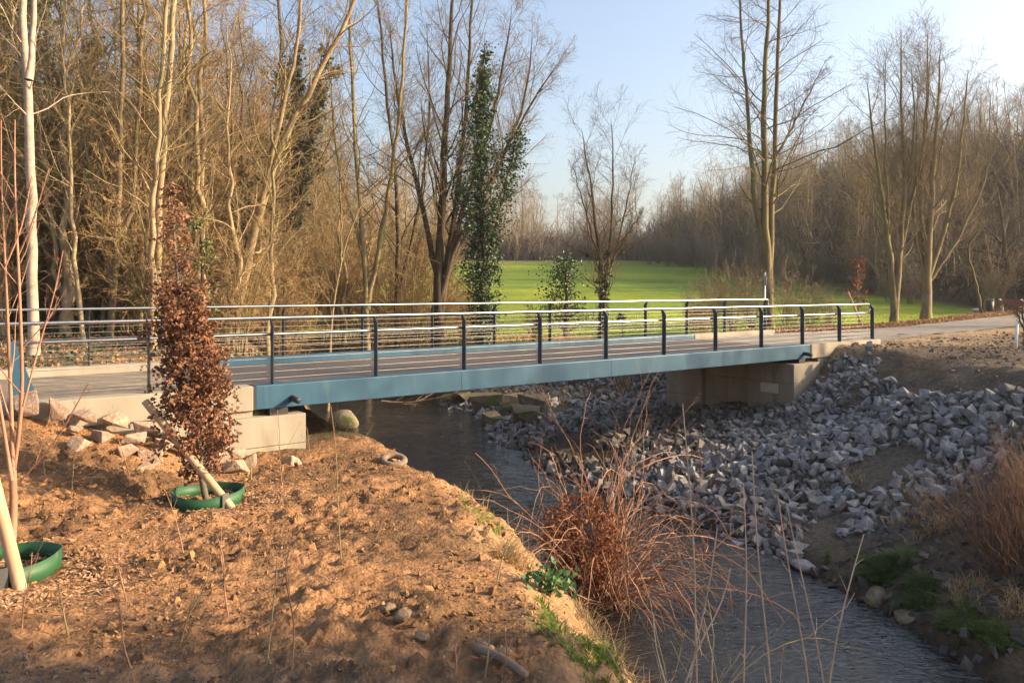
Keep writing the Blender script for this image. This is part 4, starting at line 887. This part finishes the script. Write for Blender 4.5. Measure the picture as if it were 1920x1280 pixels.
hero('bare_tree', 1016, 36, 690, [[None, (688, 570), (680, 450), (668, 300), (656, 120), (660, -60)], [(688, 580), (715, 440), (742, 270), (758, 90), (765, -40)], [(682, 480), (640, 340), (622, 200), (615, 60)]], [(.16, .05), (.12, .05), (.08, .03)], cfgT(24, 9, 7, .7, .26, .05, .28, .005), 'bark_olive', 'twig_tan', 'slender three-stemmed bare tree between the leaning tree and the alder')
hero('bare_tree', 1017, 41, 742, [[None, (744, 560), (748, 430), (738, 290), (722, 140), (704, -20)], [(744, 560), (775, 440), (798, 320), (806, 180), (800, 40)]], [(.15, .05), (.10, .04)], cfgT(24, 9, 7, .7, .26, .05, .28, .005), 'bark_dark', 'twig_grey', 'dark twin-stemmed bare tree close beside the tall alder')
hero('bare_tree', 1018, 32, 612, [[None, (625, 560), (645, 470), (672, 390), (705, 345), (730, 330)], [(640, 490), (638, 400), (652, 300)]], [(.07, .02), (.04, .015)], cfgT(14, 7, 5, .7, .3, .03, .3, .004), 'bark_tan', 'twig_tan', 'thin pale stem bowing sideways in front of the orange thicket')
# wood templates: straight woodland trees, copied as individuals
TPL = []
for i in range(7):
    r = rng_(1100 + i); H = 15 + 3 * r.random(); sp = []; rad = []
    for s in range(1 + int(r.integers(0, 3))):
        a = r.random() * 6.28; ln = (.3 if s == 0 else 1.8 + 1.5 * r.random()); b0 = 0 if s == 0 else .1 * H * r.random()
        sp.append([np.array([.05 * s, 0, b0 - .3]), np.array([ln * .25 * math.cos(a), ln * .25 * math.sin(a), H * .3]), np.array([ln * .6 * math.cos(a), ln * .6 * math.sin(a), H * .65]), np.array([ln * math.cos(a), ln * math.sin(a), H * (1 - .08 * s)])]); rad.append((.17 - .035 * s, .02))
    ivy = (.03, .55, 2600, .5, .15, 1) if i in (2, 5) else None
    bark = ['bark_tan', 'bark_tan', 'bark_dark', 'bark_olive', 'bark_tan', 'bark_dark', 'bark_olive'][i]; twig = ['twig_tan', 'twig_orange', 'twig_tan', 'twig_tan', 'twig_orange', 'twig_grey', 'twig_tan'][i]
    TPL.append((tree_meshes(shape_tree(1100 + i, sp, rad, cfgT(28, 9, 6, .9, .25, .05, .16, .006, 3, .12), ivy), bark, twig), ivy is not None, ['single-trunked', 'twin-trunked', 'three-trunked'][len(sp) - 1] + ' ' + {'bark_tan': 'tan', 'bark_dark': 'dark', 'bark_olive': 'olive'}[bark]))
SHR = []
for i in range(5):
    r = rng_(1200 + i); sp = []; rad = []
    for s in range(11):
        a = r.random() * 6.28; q_ = .25 + .7 * r.random(); H = 2.6 + 1.6 * r.random()
        sp.append([np.array([.15 * math.cos(a), .15 * math.sin(a), -.1]), np.array([.5 * q_ * math.cos(a), .5 * q_ * math.sin(a), H * .35]), np.array([1.1 * q_ * math.cos(a), 1.1 * q_ * math.sin(a), H * .7]), np.array([1.9 * q_ * math.cos(a), 1.9 * q_ * math.sin(a), H])]); rad.append((.028, .006))
    c_ = cfgT(12, 6, 5, .7, .34, .02, .12, .005, 3, .04); SHR.append(tree_meshes(shape_tree(1200 + i, sp, rad, c_, None, 10), 'bark_tan' if i % 2 else 'bark_olive', 'twig_orange' if i < 3 else 'twig_grey'))
def clear(x, y, m_=1.2):
    _, a, b, t, o = ground_base(np.array(x), np.array(y)); return (a > m_ or b > m_) and not (12.5 < o < 19 and t < 27)
r = rng_(90); cnt = 0
LBL = {'left': ('bare woodland tree in the brown wood behind the bridge', 'ivy-clad tree in the brown wood behind the bridge', 'trees of the wood behind the bridge'),
       'right': ('bare tree on the wooded hillside past the meadow', 'ivy-clad tree on the wooded hillside past the meadow', 'trees of the hillside past the meadow'),
       'far': ('bare tree in the treeline closing the meadow', 'ivy-clad tree in the treeline closing the meadow', 'trees of the distant treeline')}
placed = []
def wood(n, fx, kind, smin, smax, mind):
    c_ = 0; tries = 0
    while c_ < n and tries < n * 60:
        tries += 1; x, y = fx()
        if abs(x) > y * .72 + 2 or not clear(x, y): continue
        if any((x - a) ** 2 + (y - b) ** 2 < mind ** 2 for a, b in placed): continue
        placed.append((x, y)); k_ = int(r.integers(0, 7)) if kind == 'left' else (0, 1, 3, 4, 6)[int(r.integers(0, 5))]; me_, iv, ds = TPL[k_]; l0, l1, gp = LBL[kind]
        place('ivy_tree' if iv else 'bare_tree', me_, (x, y, float(ground_z(x, y)) - .1), ds + ' ' + (l1 if iv else l0), 'tree', gp + ' (' + ds + (', ivy)' if iv else ')'), r.uniform(smin, smax), r.random() * 6.28, r.normal() * .03); c_ += 1
def fl():
    y = 28 + 62 * r.random() ** 1.4; return -y * r.uniform(.2, .68), y
wood(122, fl, 'left', .7, 1.15, 1.3)
def fl2():
    y = r.uniform(48, 120); return -y * r.uniform(.07, .3), y
wood(26, fl2, 'left', .6, .9, 2.2)
def fr():
    y = r.uniform(79, 190); x = float(wood_edge(y)) + abs(r.normal()) * 26; return x, y
wood(125, fr, 'right', .65, .95, 2.2)
def ff():
    y = r.uniform(156, 215); return y * r.uniform(-.22, .22), y
wood(26, ff, 'far', .8, 1.15, 2.5)
# the mass of wood further up the hillside and behind the treeline: one object each
LOW = []
for i in range(6):
    q = rng_(1400 + i); H = 15 + 3 * q.random(); P0 = np.stack([resample([np.array([0, 0, -.5]), np.array([q.normal() * .4, q.normal() * .4, H * .5]), np.array([q.normal() * .9, q.normal() * .9, H])], 6)]); R0 = np.linspace(.19, .03, 6)[None]
    P1, R1 = branch(q, P0, R0, 17, .08, .98, .9, .2, .32, .5, .3, 4, .03, .14, .026); P2, R2 = branch(q, P1, R1, 9, .1, .98, .8, .25, .5, .4, .5, 3, .02, .18, .018); P3, R3 = branch(q, P2, R2, 4, .1, .98, .7, .25, .75, .3, .5, 2, .02, .2, .014)
    LOW.append(join([tubes(P0, R0, 5), tubes(P1, R1, 3), ribbons(P2, R2), ribbons(P3, R3)]))
def mass(name, fx, n, label, smin, smax, mat_):
    q = rng_(len(label)); out = []
    for i in range(n):
        x, y = fx(q); V, Fq = LOW[i % 6]; a = q.random() * 6.28; s_ = q.uniform(smin, smax); c_, s2 = math.cos(a) * s_, math.sin(a) * s_
        out.append((np.stack([V[:, 0] * c_ - V[:, 1] * s2 + x, V[:, 0] * s2 + V[:, 1] * c_ + y, V[:, 2] * s_ + float(ground_z(x, y))], -1), Fq))
    V, Fq = join(out); tag(obj(name, mesh_np(name, V, Fq, M[mat_], True)), label, 'wood', kind='stuff')
def m1(q):
    y = q.uniform(80, 235); return float(wood_edge(y)) + 3 + (35 + .2 * y) * q.random() ** 1.2, y
mass('hillside_wood', m1, 105, 'mass of bare brown trees covering the hillside past the meadow', .35, .9, 'twig_grey')
def m2(q):
    y = q.uniform(158, 330); return y * q.uniform(-.3, .22), y
mass('distant_wood', m2, 66, 'hazy mass of bare trees closing the far end of the meadow', .3, 1.1, 'twig_far')
def m3(q):
    y = q.uniform(50, 110); return -y * q.uniform(.12, .7), y
mass('backing_wood', m3, 55, 'dense brown mass of bare trees deep behind the bridge', .4, 1.05, 'twig_orange')
UND = []
for i in range(5):
    q = rng_(1500 + i); n_ = 26; az = q.random(n_) * 6.283; lean = q.uniform(.2, 1.1, n_); H = q.uniform(1.6, 3.4, n_); b0 = q.standard_normal((n_, 2)) * .5
    P0 = np.stack([np.stack([b0[:, 0] + np.cos(az) * lean * H * f, b0[:, 1] + np.sin(az) * lean * H * f, H * f - .2], -1) for f in (0, .5, 1)], 1) + q.standard_normal((n_, 3, 3)) * .08
    R0 = np.tile(np.array([.04, .03, .015]), (n_, 1)); P1, R1 = branch(q, P0, R0, 7, .1, .98, .7, .25, .45, .3, .6, 2, .02, .2, .02); UND.append(join([ribbons(P0, R0), ribbons(P1, R1)]))
LOW_T = LOW
def under(name, fx, n, label, smin, smax, mat_):
    global LOW
    LOW = UND + UND[:1]; mass(name, fx, n, label, smin, smax, mat_); LOW = LOW_T
def u1(q):
    y = q.uniform(64, 200); return float(wood_edge(y)) + 2 + (28 + .2 * y) * q.random() ** 1.1, y
under('hillside_undergrowth', u1, 520, 'tangled brown undergrowth beneath the bare hillside trees', .8, 2.3, 'twig_dark')
def u2(q):
    y = q.uniform(155, 190); return y * q.uniform(-.3, .2), y
under('distant_undergrowth', u2, 170, 'brown undergrowth along the foot of the distant treeline', .9, 2.2, 'twig_far')
# shrubs
SL = {'l': ('dense orange-brown leafless shrub in the thicket behind the bridge', 'shrubs of the thicket behind the bridge'), 'r': ('grey-brown leafless shrub along the meadow edge below the hillside', 'shrubs along the hillside foot'), 'v': ('loose leafless shrub on the verge beyond the railing end', 'shrubs on the verge beyond the railing')}
def shrubs(n, fx, kind, smin, smax, ids):
    c_ = 0; tries = 0
    while c_ < n and tries < n * 60:
        tries += 1; x, y = fx()
        if not clear(x, y, .8): continue
        c_ += 1; sz_ = r.uniform(smin, smax); place('leafless_shrub', SHR[ids[int(r.integers(0, len(ids)))]], (x, y, float(ground_z(x, y)) - .05), ('tall ' if sz_ > (smin + smax) / 2 else 'low ') + SL[kind][0], 'shrub', ('tall ' if sz_ > (smin + smax) / 2 else 'low ') + SL[kind][1], sz_, r.random() * 6.28)
def s1():
    y = r.uniform(26, 60); return -y * r.uniform(.12, .66), y
shrubs(74, s1, 'l', .7, 2.3, [0, 1, 2])
def s1b():
    y = r.uniform(36, 60); return y * r.uniform(-.2, -.03), y
shrubs(15, s1b, 'l', .4, .8, [0, 1, 2])
def s2():
    y = r.uniform(60, 160); return float(wood_edge(y)) + r.normal() * 2.5, y
shrubs(60, s2, 'r', .8, 1.5, [3, 4])
for px, Y, s in ((1300, 44, .75), (1340, 46, .9), (1375, 45, 1.0), (1480, 44, .95), (1520, 47, .8), (1555, 48, .7), (1410, 48, 1.05)):
    x = (px - 960) / F * Y; place('leafless_shrub', SHR[3 + int(r.integers(0, 2))], (x, Y, float(ground_z(x, Y))), SL['v'][0], 'shrub', SL['v'][1], s, r.random() * 6)
def evergreen(px, py0, py1, Y, wpx, label, n, name='evergreen_tree', size=.26, matn='evergreen'):
    x = (px - 960) / F * Y; z = float(ground_z(x, Y)); base = np.array([x, Y, z]); q = rng_(int(px * 7 + Y)); root = empty(name, base, label, 'bush' if name in ('ivy_bush', 'evergreen_shrub') else 'tree'); zt = EYE - (py0 - YH) / F * Y; zb = EYE - (py1 - YH) / F * Y; w = wpx * Y / F / 2
    nc = max(int(n / 55), 6); f = q.random(nc); a = q.random(nc) * 6.283; rr = w * (.15 + .85 * np.sqrt(q.random(nc))) * np.sqrt(np.clip(1.1 - f, .1, 1)) * (.4 + 1.0 * q.random(nc))
    cc_ = np.stack([x + rr * np.cos(a), Y + rr * np.sin(a), zb + (zt - zb) * f], -1); sg_ = (.16 + .22 * q.random(nc)) * w; j_ = q.integers(0, nc, n)
    C_ = cc_[j_] + q.standard_normal((n, 3)) * sg_[j_][:, None] * np.array([1, 1, .8])
    part('crown', *leafcards(q, C_, size, .4, .2, .3, .3), M[matn], root, False, 'stuff')
    st_ = resample([base - np.array([0, 0, .2]), base * .5 + np.array([x, Y, zt]) * .5 + np.array([.1, 0, 0]), np.array([x, Y, zt - .2])], 10)[None]; P1, R1 = branch(q, st_, np.linspace(.16 * w, .02, 10)[None], 30, .1, .95, 1.1, .2, .3, .6, .4, 6, .03, .1, .01)
    part('trunk', *join([tubes(st_, np.linspace(.16 * min(w, 1.2), .02, 10)[None], 7), tubes(P1, R1, 4)]), M['bark_dark'], root, True)
evergreen(15, -120, 560, 34, 190, 'dark evergreen tree rising behind the pale pinkish trunk', 8000)
evergreen(170, 80, 600, 32, 90, 'ivy-smothered dead trunk in the wood near the handrail', 4200, 'ivy_tree', .15, 'ivy')
evergreen(375, 400, 600, 25, 80, 'young evergreen with speckled yellowish leaves beside the brown beech', 800, 'evergreen_shrub', .10, 'ivy_pale')
evergreen(1060, 490, 610, 37, 90, 'dark ivy-covered bush standing at the meadow edge', 2600, 'ivy_bush', .10, 'ivy')
evergreen(1165, 590, 650, 38, 22, 'short ivy-wrapped stump at the meadow edge', 300, 'ivy_bush', .12, 'ivy')

# ------------------------------------------------------------------ right bank bushes and planting
r = rng_(95)
def twig_bush(px, py, label, n=70, H=1.9, spread=.75, matn='twig_grey', Y0=4.0):
    g = GP(px, py, Y0); root = empty('twiggy_bush', g, label, 'bush'); az = r.random(n) * 6.283; el = np.clip(1.05 + .3 * r.standard_normal(n), .2, 1.5)
    dd = np.stack([np.cos(az) * np.cos(el) * spread * 1.3, np.sin(az) * np.cos(el) * spread * 1.3, np.sin(el)], -1); L_ = r.uniform(.55, 1, n) * H; K = 9; P0 = np.zeros((n, K, 3)); P0[:, 0] = g + np.stack([.2 * r.standard_normal(n), .2 * r.standard_normal(n), np.zeros(n) - .05], -1); dd = nrm(dd)
    for k_ in range(1, K): dd = nrm(dd + .07 * r.standard_normal((n, 3)) + np.array([0, 0, .02])); P0[:, k_] = P0[:, k_ - 1] + dd * (L_ / (K - 1))[:, None]
    R0 = np.tile(np.linspace(.010, .003, K), (n, 1)); P1, R1 = branch(r, P0, R0, 9, .25, .97, .5, .15, .35, .3, .5, 5, .03, .08, .002); P2, R2 = branch(r, P1, R1, 3, .2, .9, .5, .2, .45, .3, .6, 4, .02, .1, .0016)
    part('stems', *tubes(P0, R0, 4), M[matn], root, True, 'stuff'); part('twigs', *join([tubes(P1, R1, 3), tubes(P2, R2, 3)]), M[matn], root, True, 'stuff')
twig_bush(1905, 1075, 'dense twiggy reddish bush on the shaded bank above the grass', 90, 1.8, .8, 'bush_dark')
twig_bush(1960, 1010, 'second twiggy bush higher on the shaded bank', 70, 1.7, .8, 'bush_dark')
# small staked tree with a white post by the path
g = GP(1904, 655, 10); V, Fq = closed_tube([g + np.array([0, 0, -.1]), g + np.array([.05, 0, .72])], .04, 10); V = V - g
tag(obj('white_post', mesh_np('white_post', V, Fq, M['white'], True), None, g), 'short white post beside a small dark tree near the path', 'post')
g = GP(1921, 650, 10); sp = [[np.array([0, 0, -.1]), np.array([.02, 0, .4]), np.array([.0, .05, .8]), np.array([-.05, 0, 1.35])], [np.array([0, 0, .45]), np.array([.15, 0, .8]), np.array([.25, 0, 1.3])], [np.array([0, 0, .5]), np.array([-.18, .05, .8]), np.array([-.2, 0, 1.25])]]
place('small_tree', tree_meshes(shape_tree(1301, sp, [(.06, .012), (.03, .01), (.03, .01)], cfgT(10, 5, 4, .7, .5, .04, .3, .003, 3, .02), None, 10), 'bark_dark', 'twig_grey'), g, 'small dark branchy tree planted by the white post')
# brown-leaved sapling with slanting stake on the verge
Y = 38.5; x = (1612 - 960) / F * Y; z = float(ground_z(x, Y)); b = np.array([x, Y, z]); sp = [[np.array([0, 0, -.1]), np.array([-.1, 0, 1.0]), np.array([-.1, 0, 2.0]), np.array([-.05, 0, 3.1])]]
gm = shape_tree(1302, sp, [(.04, .008)], cfgT(22, 5, 3, .8, .26, .06, .25, .004, 3, .02)); vs = place('young_tree', tree_meshes(gm, 'beechbark', 'twig_grey'), b, 'slim sapling with sparse russet leaves on the verge by the path')
r = rng_(96); cc = gm[1][0][r.integers(0, len(gm[1][0]), 420)]; V, T = leafcards(r, cc, .1, .3, 0, .5, .6); q = obj('leaves', mesh_np('leaves', V, T, M['dryleaf'], False), vs); q['kind'] = 'stuff'
gb = np.array([(1618 - 960) / F * 37.2, 37.2, 0]); gb[2] = float(ground_z(gb[0], gb[1])); stake(gb, IP(1590, 548, 37.6), .05, 'slanting wooden stake supporting the russet-leaved sapling by the path')
# russet shrub behind the far rail, leafy hedge bits
for px, Y, s in ((1315, 40, .45), (1000, 37, .4)):
    x = (px - 960) / F * Y; z = float(ground_z(x, Y)); root = place('leafless_shrub', SHR[0], (x, Y, z), 'small shrub still holding russet leaves beyond the far handrail', 'shrub', 'russet shrubs beyond the handrail', s); q_ = rng_(int(px)); cc = q_.standard_normal((260, 3)) * np.array([.8, .8, .9]) + np.array([0, 0, 2.6]); V, T = leafcards(q_, cc, .2, .3, 0, .4, .5); q = obj('leaves', mesh_np('leaves', V, T, M['dryleaf'], False), root); q['kind'] = 'stuff'
# verge leaf litter and dry grass
r = rng_(97); n = 14000; X = r.uniform(8, 40, n); yf0 = np.interp(X, FAR_E[:, 0], FAR_E[:, 1]); Y = yf0 + .2 + 9.0 * r.random(n) ** 1.2
V, T = leafcards(r, np.stack([X, Y, ground_z(X, Y) + .03], -1), .11, .4, .6, 0, .4); tag(obj('leaf_litter', mesh_np('leaf_litter', V, T, M['litter'], False)), 'russet fallen leaves covering the verge between path and meadow', 'leaves', kind='stuff')
n = 7000; X = r.uniform(9, 42, n); yf0 = np.interp(X, FAR_E[:, 0], FAR_E[:, 1]); Y = yf0 + 1.2 + 8.0 * r.random(n) ** .9; ok = fbm(X * .4, Y * .4, 511, 3) > .42; P_ = np.stack([X, Y, ground_z(X, Y)], -1)[ok]
V, Q = blades(r, P_, .22, .6, 1.3, .012, 2); tag(obj('verge_grass', mesh_np('verge_grass', V, Q, M['drygrass'], True)), 'straw-coloured dry grass on the verge under the path trees', 'grass', kind='stuff')
n = 16000; X = r.uniform(-12, 8, n); Y = r.uniform(30, 46, n); _, a, b, t, o = ground_base(X, Y); ok = (a > .5) & (a < 6) & (o > 19); P_ = np.stack([X, Y, ground_z(X, Y)], -1)[ok]
V, Q = blades(r, P_, .38, .5, .9, .014); tag(obj('bank_reeds', mesh_np('bank_reeds', V, Q, M['drygrass'], True)), 'orange-tan dead grass on the stream bank behind the bridge', 'grass', kind='stuff')
n = 15000; X = r.uniform(-8, 32, n); Y = r.uniform(40, 62, n); _, a, b, t, o = ground_base(X, Y); yf0 = np.interp(X, FAR_E[:, 0], FAR_E[:, 1]); ok = (a > 5) & (Y > yf0 + 7); P_ = np.stack([X, Y, ground_z(X, Y)], -1)[ok]
V, Q = blades(r, P_, .14, .5, .7, .016, 2); tag(obj('meadow_grass', mesh_np('meadow_grass', V, Q, M['grass'], True)), 'bright green meadow grass in the clearing beyond the bridge', 'grass', kind='stuff')
n = 12000; X = -np.abs(r.uniform(5, 24, n)); Y = r.uniform(18, 34, n); _, a, b, t, o = ground_base(X, Y); ok = (b > .6) & (o > 18.4); P_ = np.stack([X, Y, ground_z(X, Y) + .03], -1)[ok]
V, T = leafcards(r, P_, .085, .4, .6, 0, .4); tag(obj('leaf_litter', mesh_np('leaf_litter', V, T, M['litter'], False)), 'fallen brown leaves on the wood floor behind the bridge', 'leaves', kind='stuff')
n = 3500; X = -np.abs(r.uniform(6, 20, n)); Y = r.uniform(18, 30, n); _, a, b, t, o = ground_base(X, Y); ok = (b > .6) & (o > 18.5) & (fbm(X * .5, Y * .5, 303) > .5); P_ = np.stack([X, Y, ground_z(X, Y) + .1 * r.random(n)], -1)[ok]
V, T = leafcards(r, P_, .11, .4, .8, 0, .3); tag(obj('ground_ivy', mesh_np('ground_ivy', V, T, M['ivy'], False)), 'dark green ivy creeping on the wood floor behind the railing', 'ivy', kind='stuff')

# ------------------------------------------------------------------ sign, bin, bench, bag
b = np.array([(1434 - 960) / F * 31.5, 31.5, 0]); b[2] = float(ground_z(b[0], b[1])); sg = empty('path_sign', b, 'round traffic sign seen from behind on a grey post at the railing end', 'sign')
V, Fq = closed_tube([b + np.array([0, 0, -.2]), b + np.array([0, 0, 2.35])], .03, 10); part('post', V, Fq, M['galv'], sg, True)
K = 28; a = np.arange(K) / K * 6.283; ax = nrm(np.array([.45, -.9, 0.])); up = np.array([0, 0, 1.]); sd_ = np.cross(up, ax); c0 = b + np.array([.06, .045, 2.05])
V = np.concatenate([c0 + .21 * (np.cos(a)[:, None] * nrm(np.array([.35, .94, 0])) + np.sin(a)[:, None] * up) + s * .008 * nrm(np.array([.94, -.35, 0])) for s in (-1, 1)]); i = np.arange(K)
part('disc', V, [np.stack([i, (i + 1) % K, (i + 1) % K + K, i + K], -1), i[None], (i + K)[None, ::-1]], M['signgrey'], sg)
for k_, z_ in enumerate((1.05, 1.2, 1.35)):
    V, Fq = closed_tube([b + np.array([0, 0, z_]), b + np.array([0, 0, z_ + .06])], .0325, 10); part('sticker', V, Fq, M['white'], sg, True)
Yb = 55; b = np.array([(1846 - 960) / F * Yb, Yb, 0]); b[2] = float(ground_z(b[0], b[1])); bn = empty('litter_bin', b, 'dark metal litter bin hung on a brown post beside the path', 'litter bin')
V, Fq = closed_tube([b + np.array([0, 0, -.2]), b + np.array([0, 0, 1.05])], .06, 8); part('post', V, Fq, M['binpost'], bn)
K = 16; a = np.arange(K) / K * 6.283; prof = [(.19, .28), (.23, .30), (.25, .95), (.235, .95), (.215, .34)]; c0 = b + np.array([.36, 0, 0]); V = np.concatenate([np.stack([c0[0] + q_ * np.cos(a), c0[1] + q_ * np.sin(a), np.full(K, c0[2] + z_)], -1) for q_, z_ in prof]); i = np.arange(K); Q = np.concatenate([np.stack([k_ * K + i, k_ * K + (i + 1) % K, (k_ + 1) * K + (i + 1) % K, (k_ + 1) * K + i], -1) for k_ in range(4)])
part('bucket', V, [Q, i[None, ::-1], (i + 4 * K)[None]], M['bin'], bn, True)
V = np.concatenate([np.stack([c0[0] + .27 * np.cos(a), c0[1] + .27 * np.sin(a), np.full(K, c0[2] + z_)], -1) for z_ in (1.05, 1.07)]); part('lid', V, [np.stack([i, (i + 1) % K, (i + 1) % K + K, i + K], -1), i[None, ::-1], (i + K)[None]], M['galv'], bn)
V, Fq = closed_tube([b + np.array([.05, 0, 1.0]), c0 + np.array([0, 0, 1.06])], .02, 6); part('arm', V, Fq, M['bin'], bn)
for s_ in (.0,):
    V, Fq = closed_tube([c0 + np.array([.25, 0, .9]), c0 + np.array([.25, 0, 1.06])], .015, 6); part('arm', V, Fq, M['bin'], bn)
Yb = 57; b = np.array([(1893 - 960) / F * Yb, Yb, 0]); b[2] = float(ground_z(b[0], b[1])); be = empty('park_bench', b, 'park bench with red-brown slats and pale curved side frames by the path', 'bench'); ang = math.radians(-62); ca, sa = math.cos(ang), math.sin(ang)
def BL(u, v, w): return b + np.array([u * ca - v * sa, u * sa + v * ca, w])     # u along the bench, v backwards
def lbox(u0, u1, v0, v1, w0, w1, tilt=0):
    V = np.array([BL(u, v + tilt * (w - w0), w) for w in (w0, w1) for v in (v0, v1) for u in (u0, u1)]); return V, np.array([[0, 2, 3, 1], [4, 5, 7, 6], [0, 1, 5, 4], [2, 6, 7, 3], [0, 4, 6, 2], [1, 3, 7, 5]])
for u in (-.75, .75):
    pts = [BL(u, v, w) for v, w in ((.42, -.05), (.46, .3), (.42, .62), (.30, .86), (.12, .95), (.0, .90))]; V, Fq = closed_tube(resample(pts, 12), .045, 8); part('side_frame', V, Fq, M['frame'], be, True)
    V, Fq = lbox(u - .04, u + .04, -.42, -.34, -.1, .40); part('leg', V, Fq, M['benchwood'], be)
    V, Fq = lbox(u - .035, u + .035, -.42, .40, .36, .40); part('seat_rail', V, Fq, M['benchwood'], be)
for k_ in range(4): V, Fq = lbox(-.95, .95, -.48 + .17 * k_, -.34 + .17 * k_, .405, .445); part('slat', V, Fq, M['benchwood'], be)
for k_ in range(3): V, Fq = lbox(-.95, .95, .24 + .04 * k_, .27 + .04 * k_, .52 + .14 * k_, .64 + .14 * k_, .25); part('slat', V, Fq, M['benchwood'], be)
g = GP(1832, 584, 30); me = boulder_mesh(777, 'bag', (1, .6, .4), 3, .9); q = obj('litter_bag', me, None, g + np.array([0, 0, .1])); q.scale = (.8, .8, .6); tag(q, 'crumpled bluish plastic bag dropped on the leafy verge', 'bag')

# ------------------------------------------------------------------ trees on the bank to the right and behind the photographer, which shade the stream
SHL = 'bare tree on the bank beside the photographer shading the stream'
for i, (x, y, s) in enumerate([(27, 20.5, .8), (30, 24, .8), (34, 29, .8), (38, 22, .9), (33, 17.5, .9), (24, 16.2, .7), (36, 36, .9), (42, 40, .9), (47, 46, .9)]):
    me_, iv, ds = TPL[[0, 2, 3, 5, 1, 6, 0, 3, 4][i]]; place('ivy_tree' if iv else 'bare_tree', me_, (x, y, float(ground_z(x, y)) - .1), ds + (' ivy-clad tree on the open ground beside the riprap' if iv else ' bare tree on the open ground beside the riprap'), 'tree', 'trees beside the riprap (' + ds + ')', s, i * 1.1)
for i, (x, y) in enumerate([(8.6, 4.2), (10.2, 2.9), (11.0, 4.8)]):
    evergreen(960 + F * x / y, 540 + F * (EYE - 5.6) / y, 540 + F * (EYE - float(ground_z(x, y)) - .3) / y, y, 3.0 * F / y, ['broad evergreen bush at the stream edge downstream of the grass', 'leafy evergreen bush behind the broad evergreen by the stream', 'round evergreen bush above the twiggy bushes on the bank'][i], 3200, 'evergreen_shrub', .16)
for i, (x, y, s) in enumerate([(8.2, 3.6, 1.0), (9.4, 4.3, 1.1), (10.6, 3.2, 1.1), (11.5, 4.2, 1.2), (9.0, 2.6, 1.0)]):
    root = place('leafless_shrub', SHR[i % 5], (x, y, float(ground_z(x, y)) - .05), 'thick shrub beside the stream downstream of the riprap', 'shrub', 'shrubs downstream of the riprap', s, i)

# ------------------------------------------------------------------ thin haze in the valley air
hz = bpy.data.materials.new('haze'); hz.use_nodes = True; hn = hz.node_tree; hn.nodes.remove(hn.nodes['Principled BSDF'])
pv = hn.nodes.new('ShaderNodeVolumePrincipled'); pv.inputs['Color'].default_value = (.86, .90, .96, 1); pv.inputs['Density'].default_value = .0003; pv.inputs['Anisotropy'].default_value = .3
hn.links.new(pv.outputs[0], hn.nodes['Material Output'].inputs['Volume'])
bm = bmesh.new(); bmesh.ops.create_cube(bm, size=1.0); me = bpy.data.meshes.new('haze'); bm.to_mesh(me); bm.free(); me.materials.append(hz)
hzo = obj('haze', me, None, (0, 1000, 42.5)); hzo.scale = (3400, 3600, 95); tag(hzo, 'thin pale haze lying in the valley', 'haze', kind='stuff')
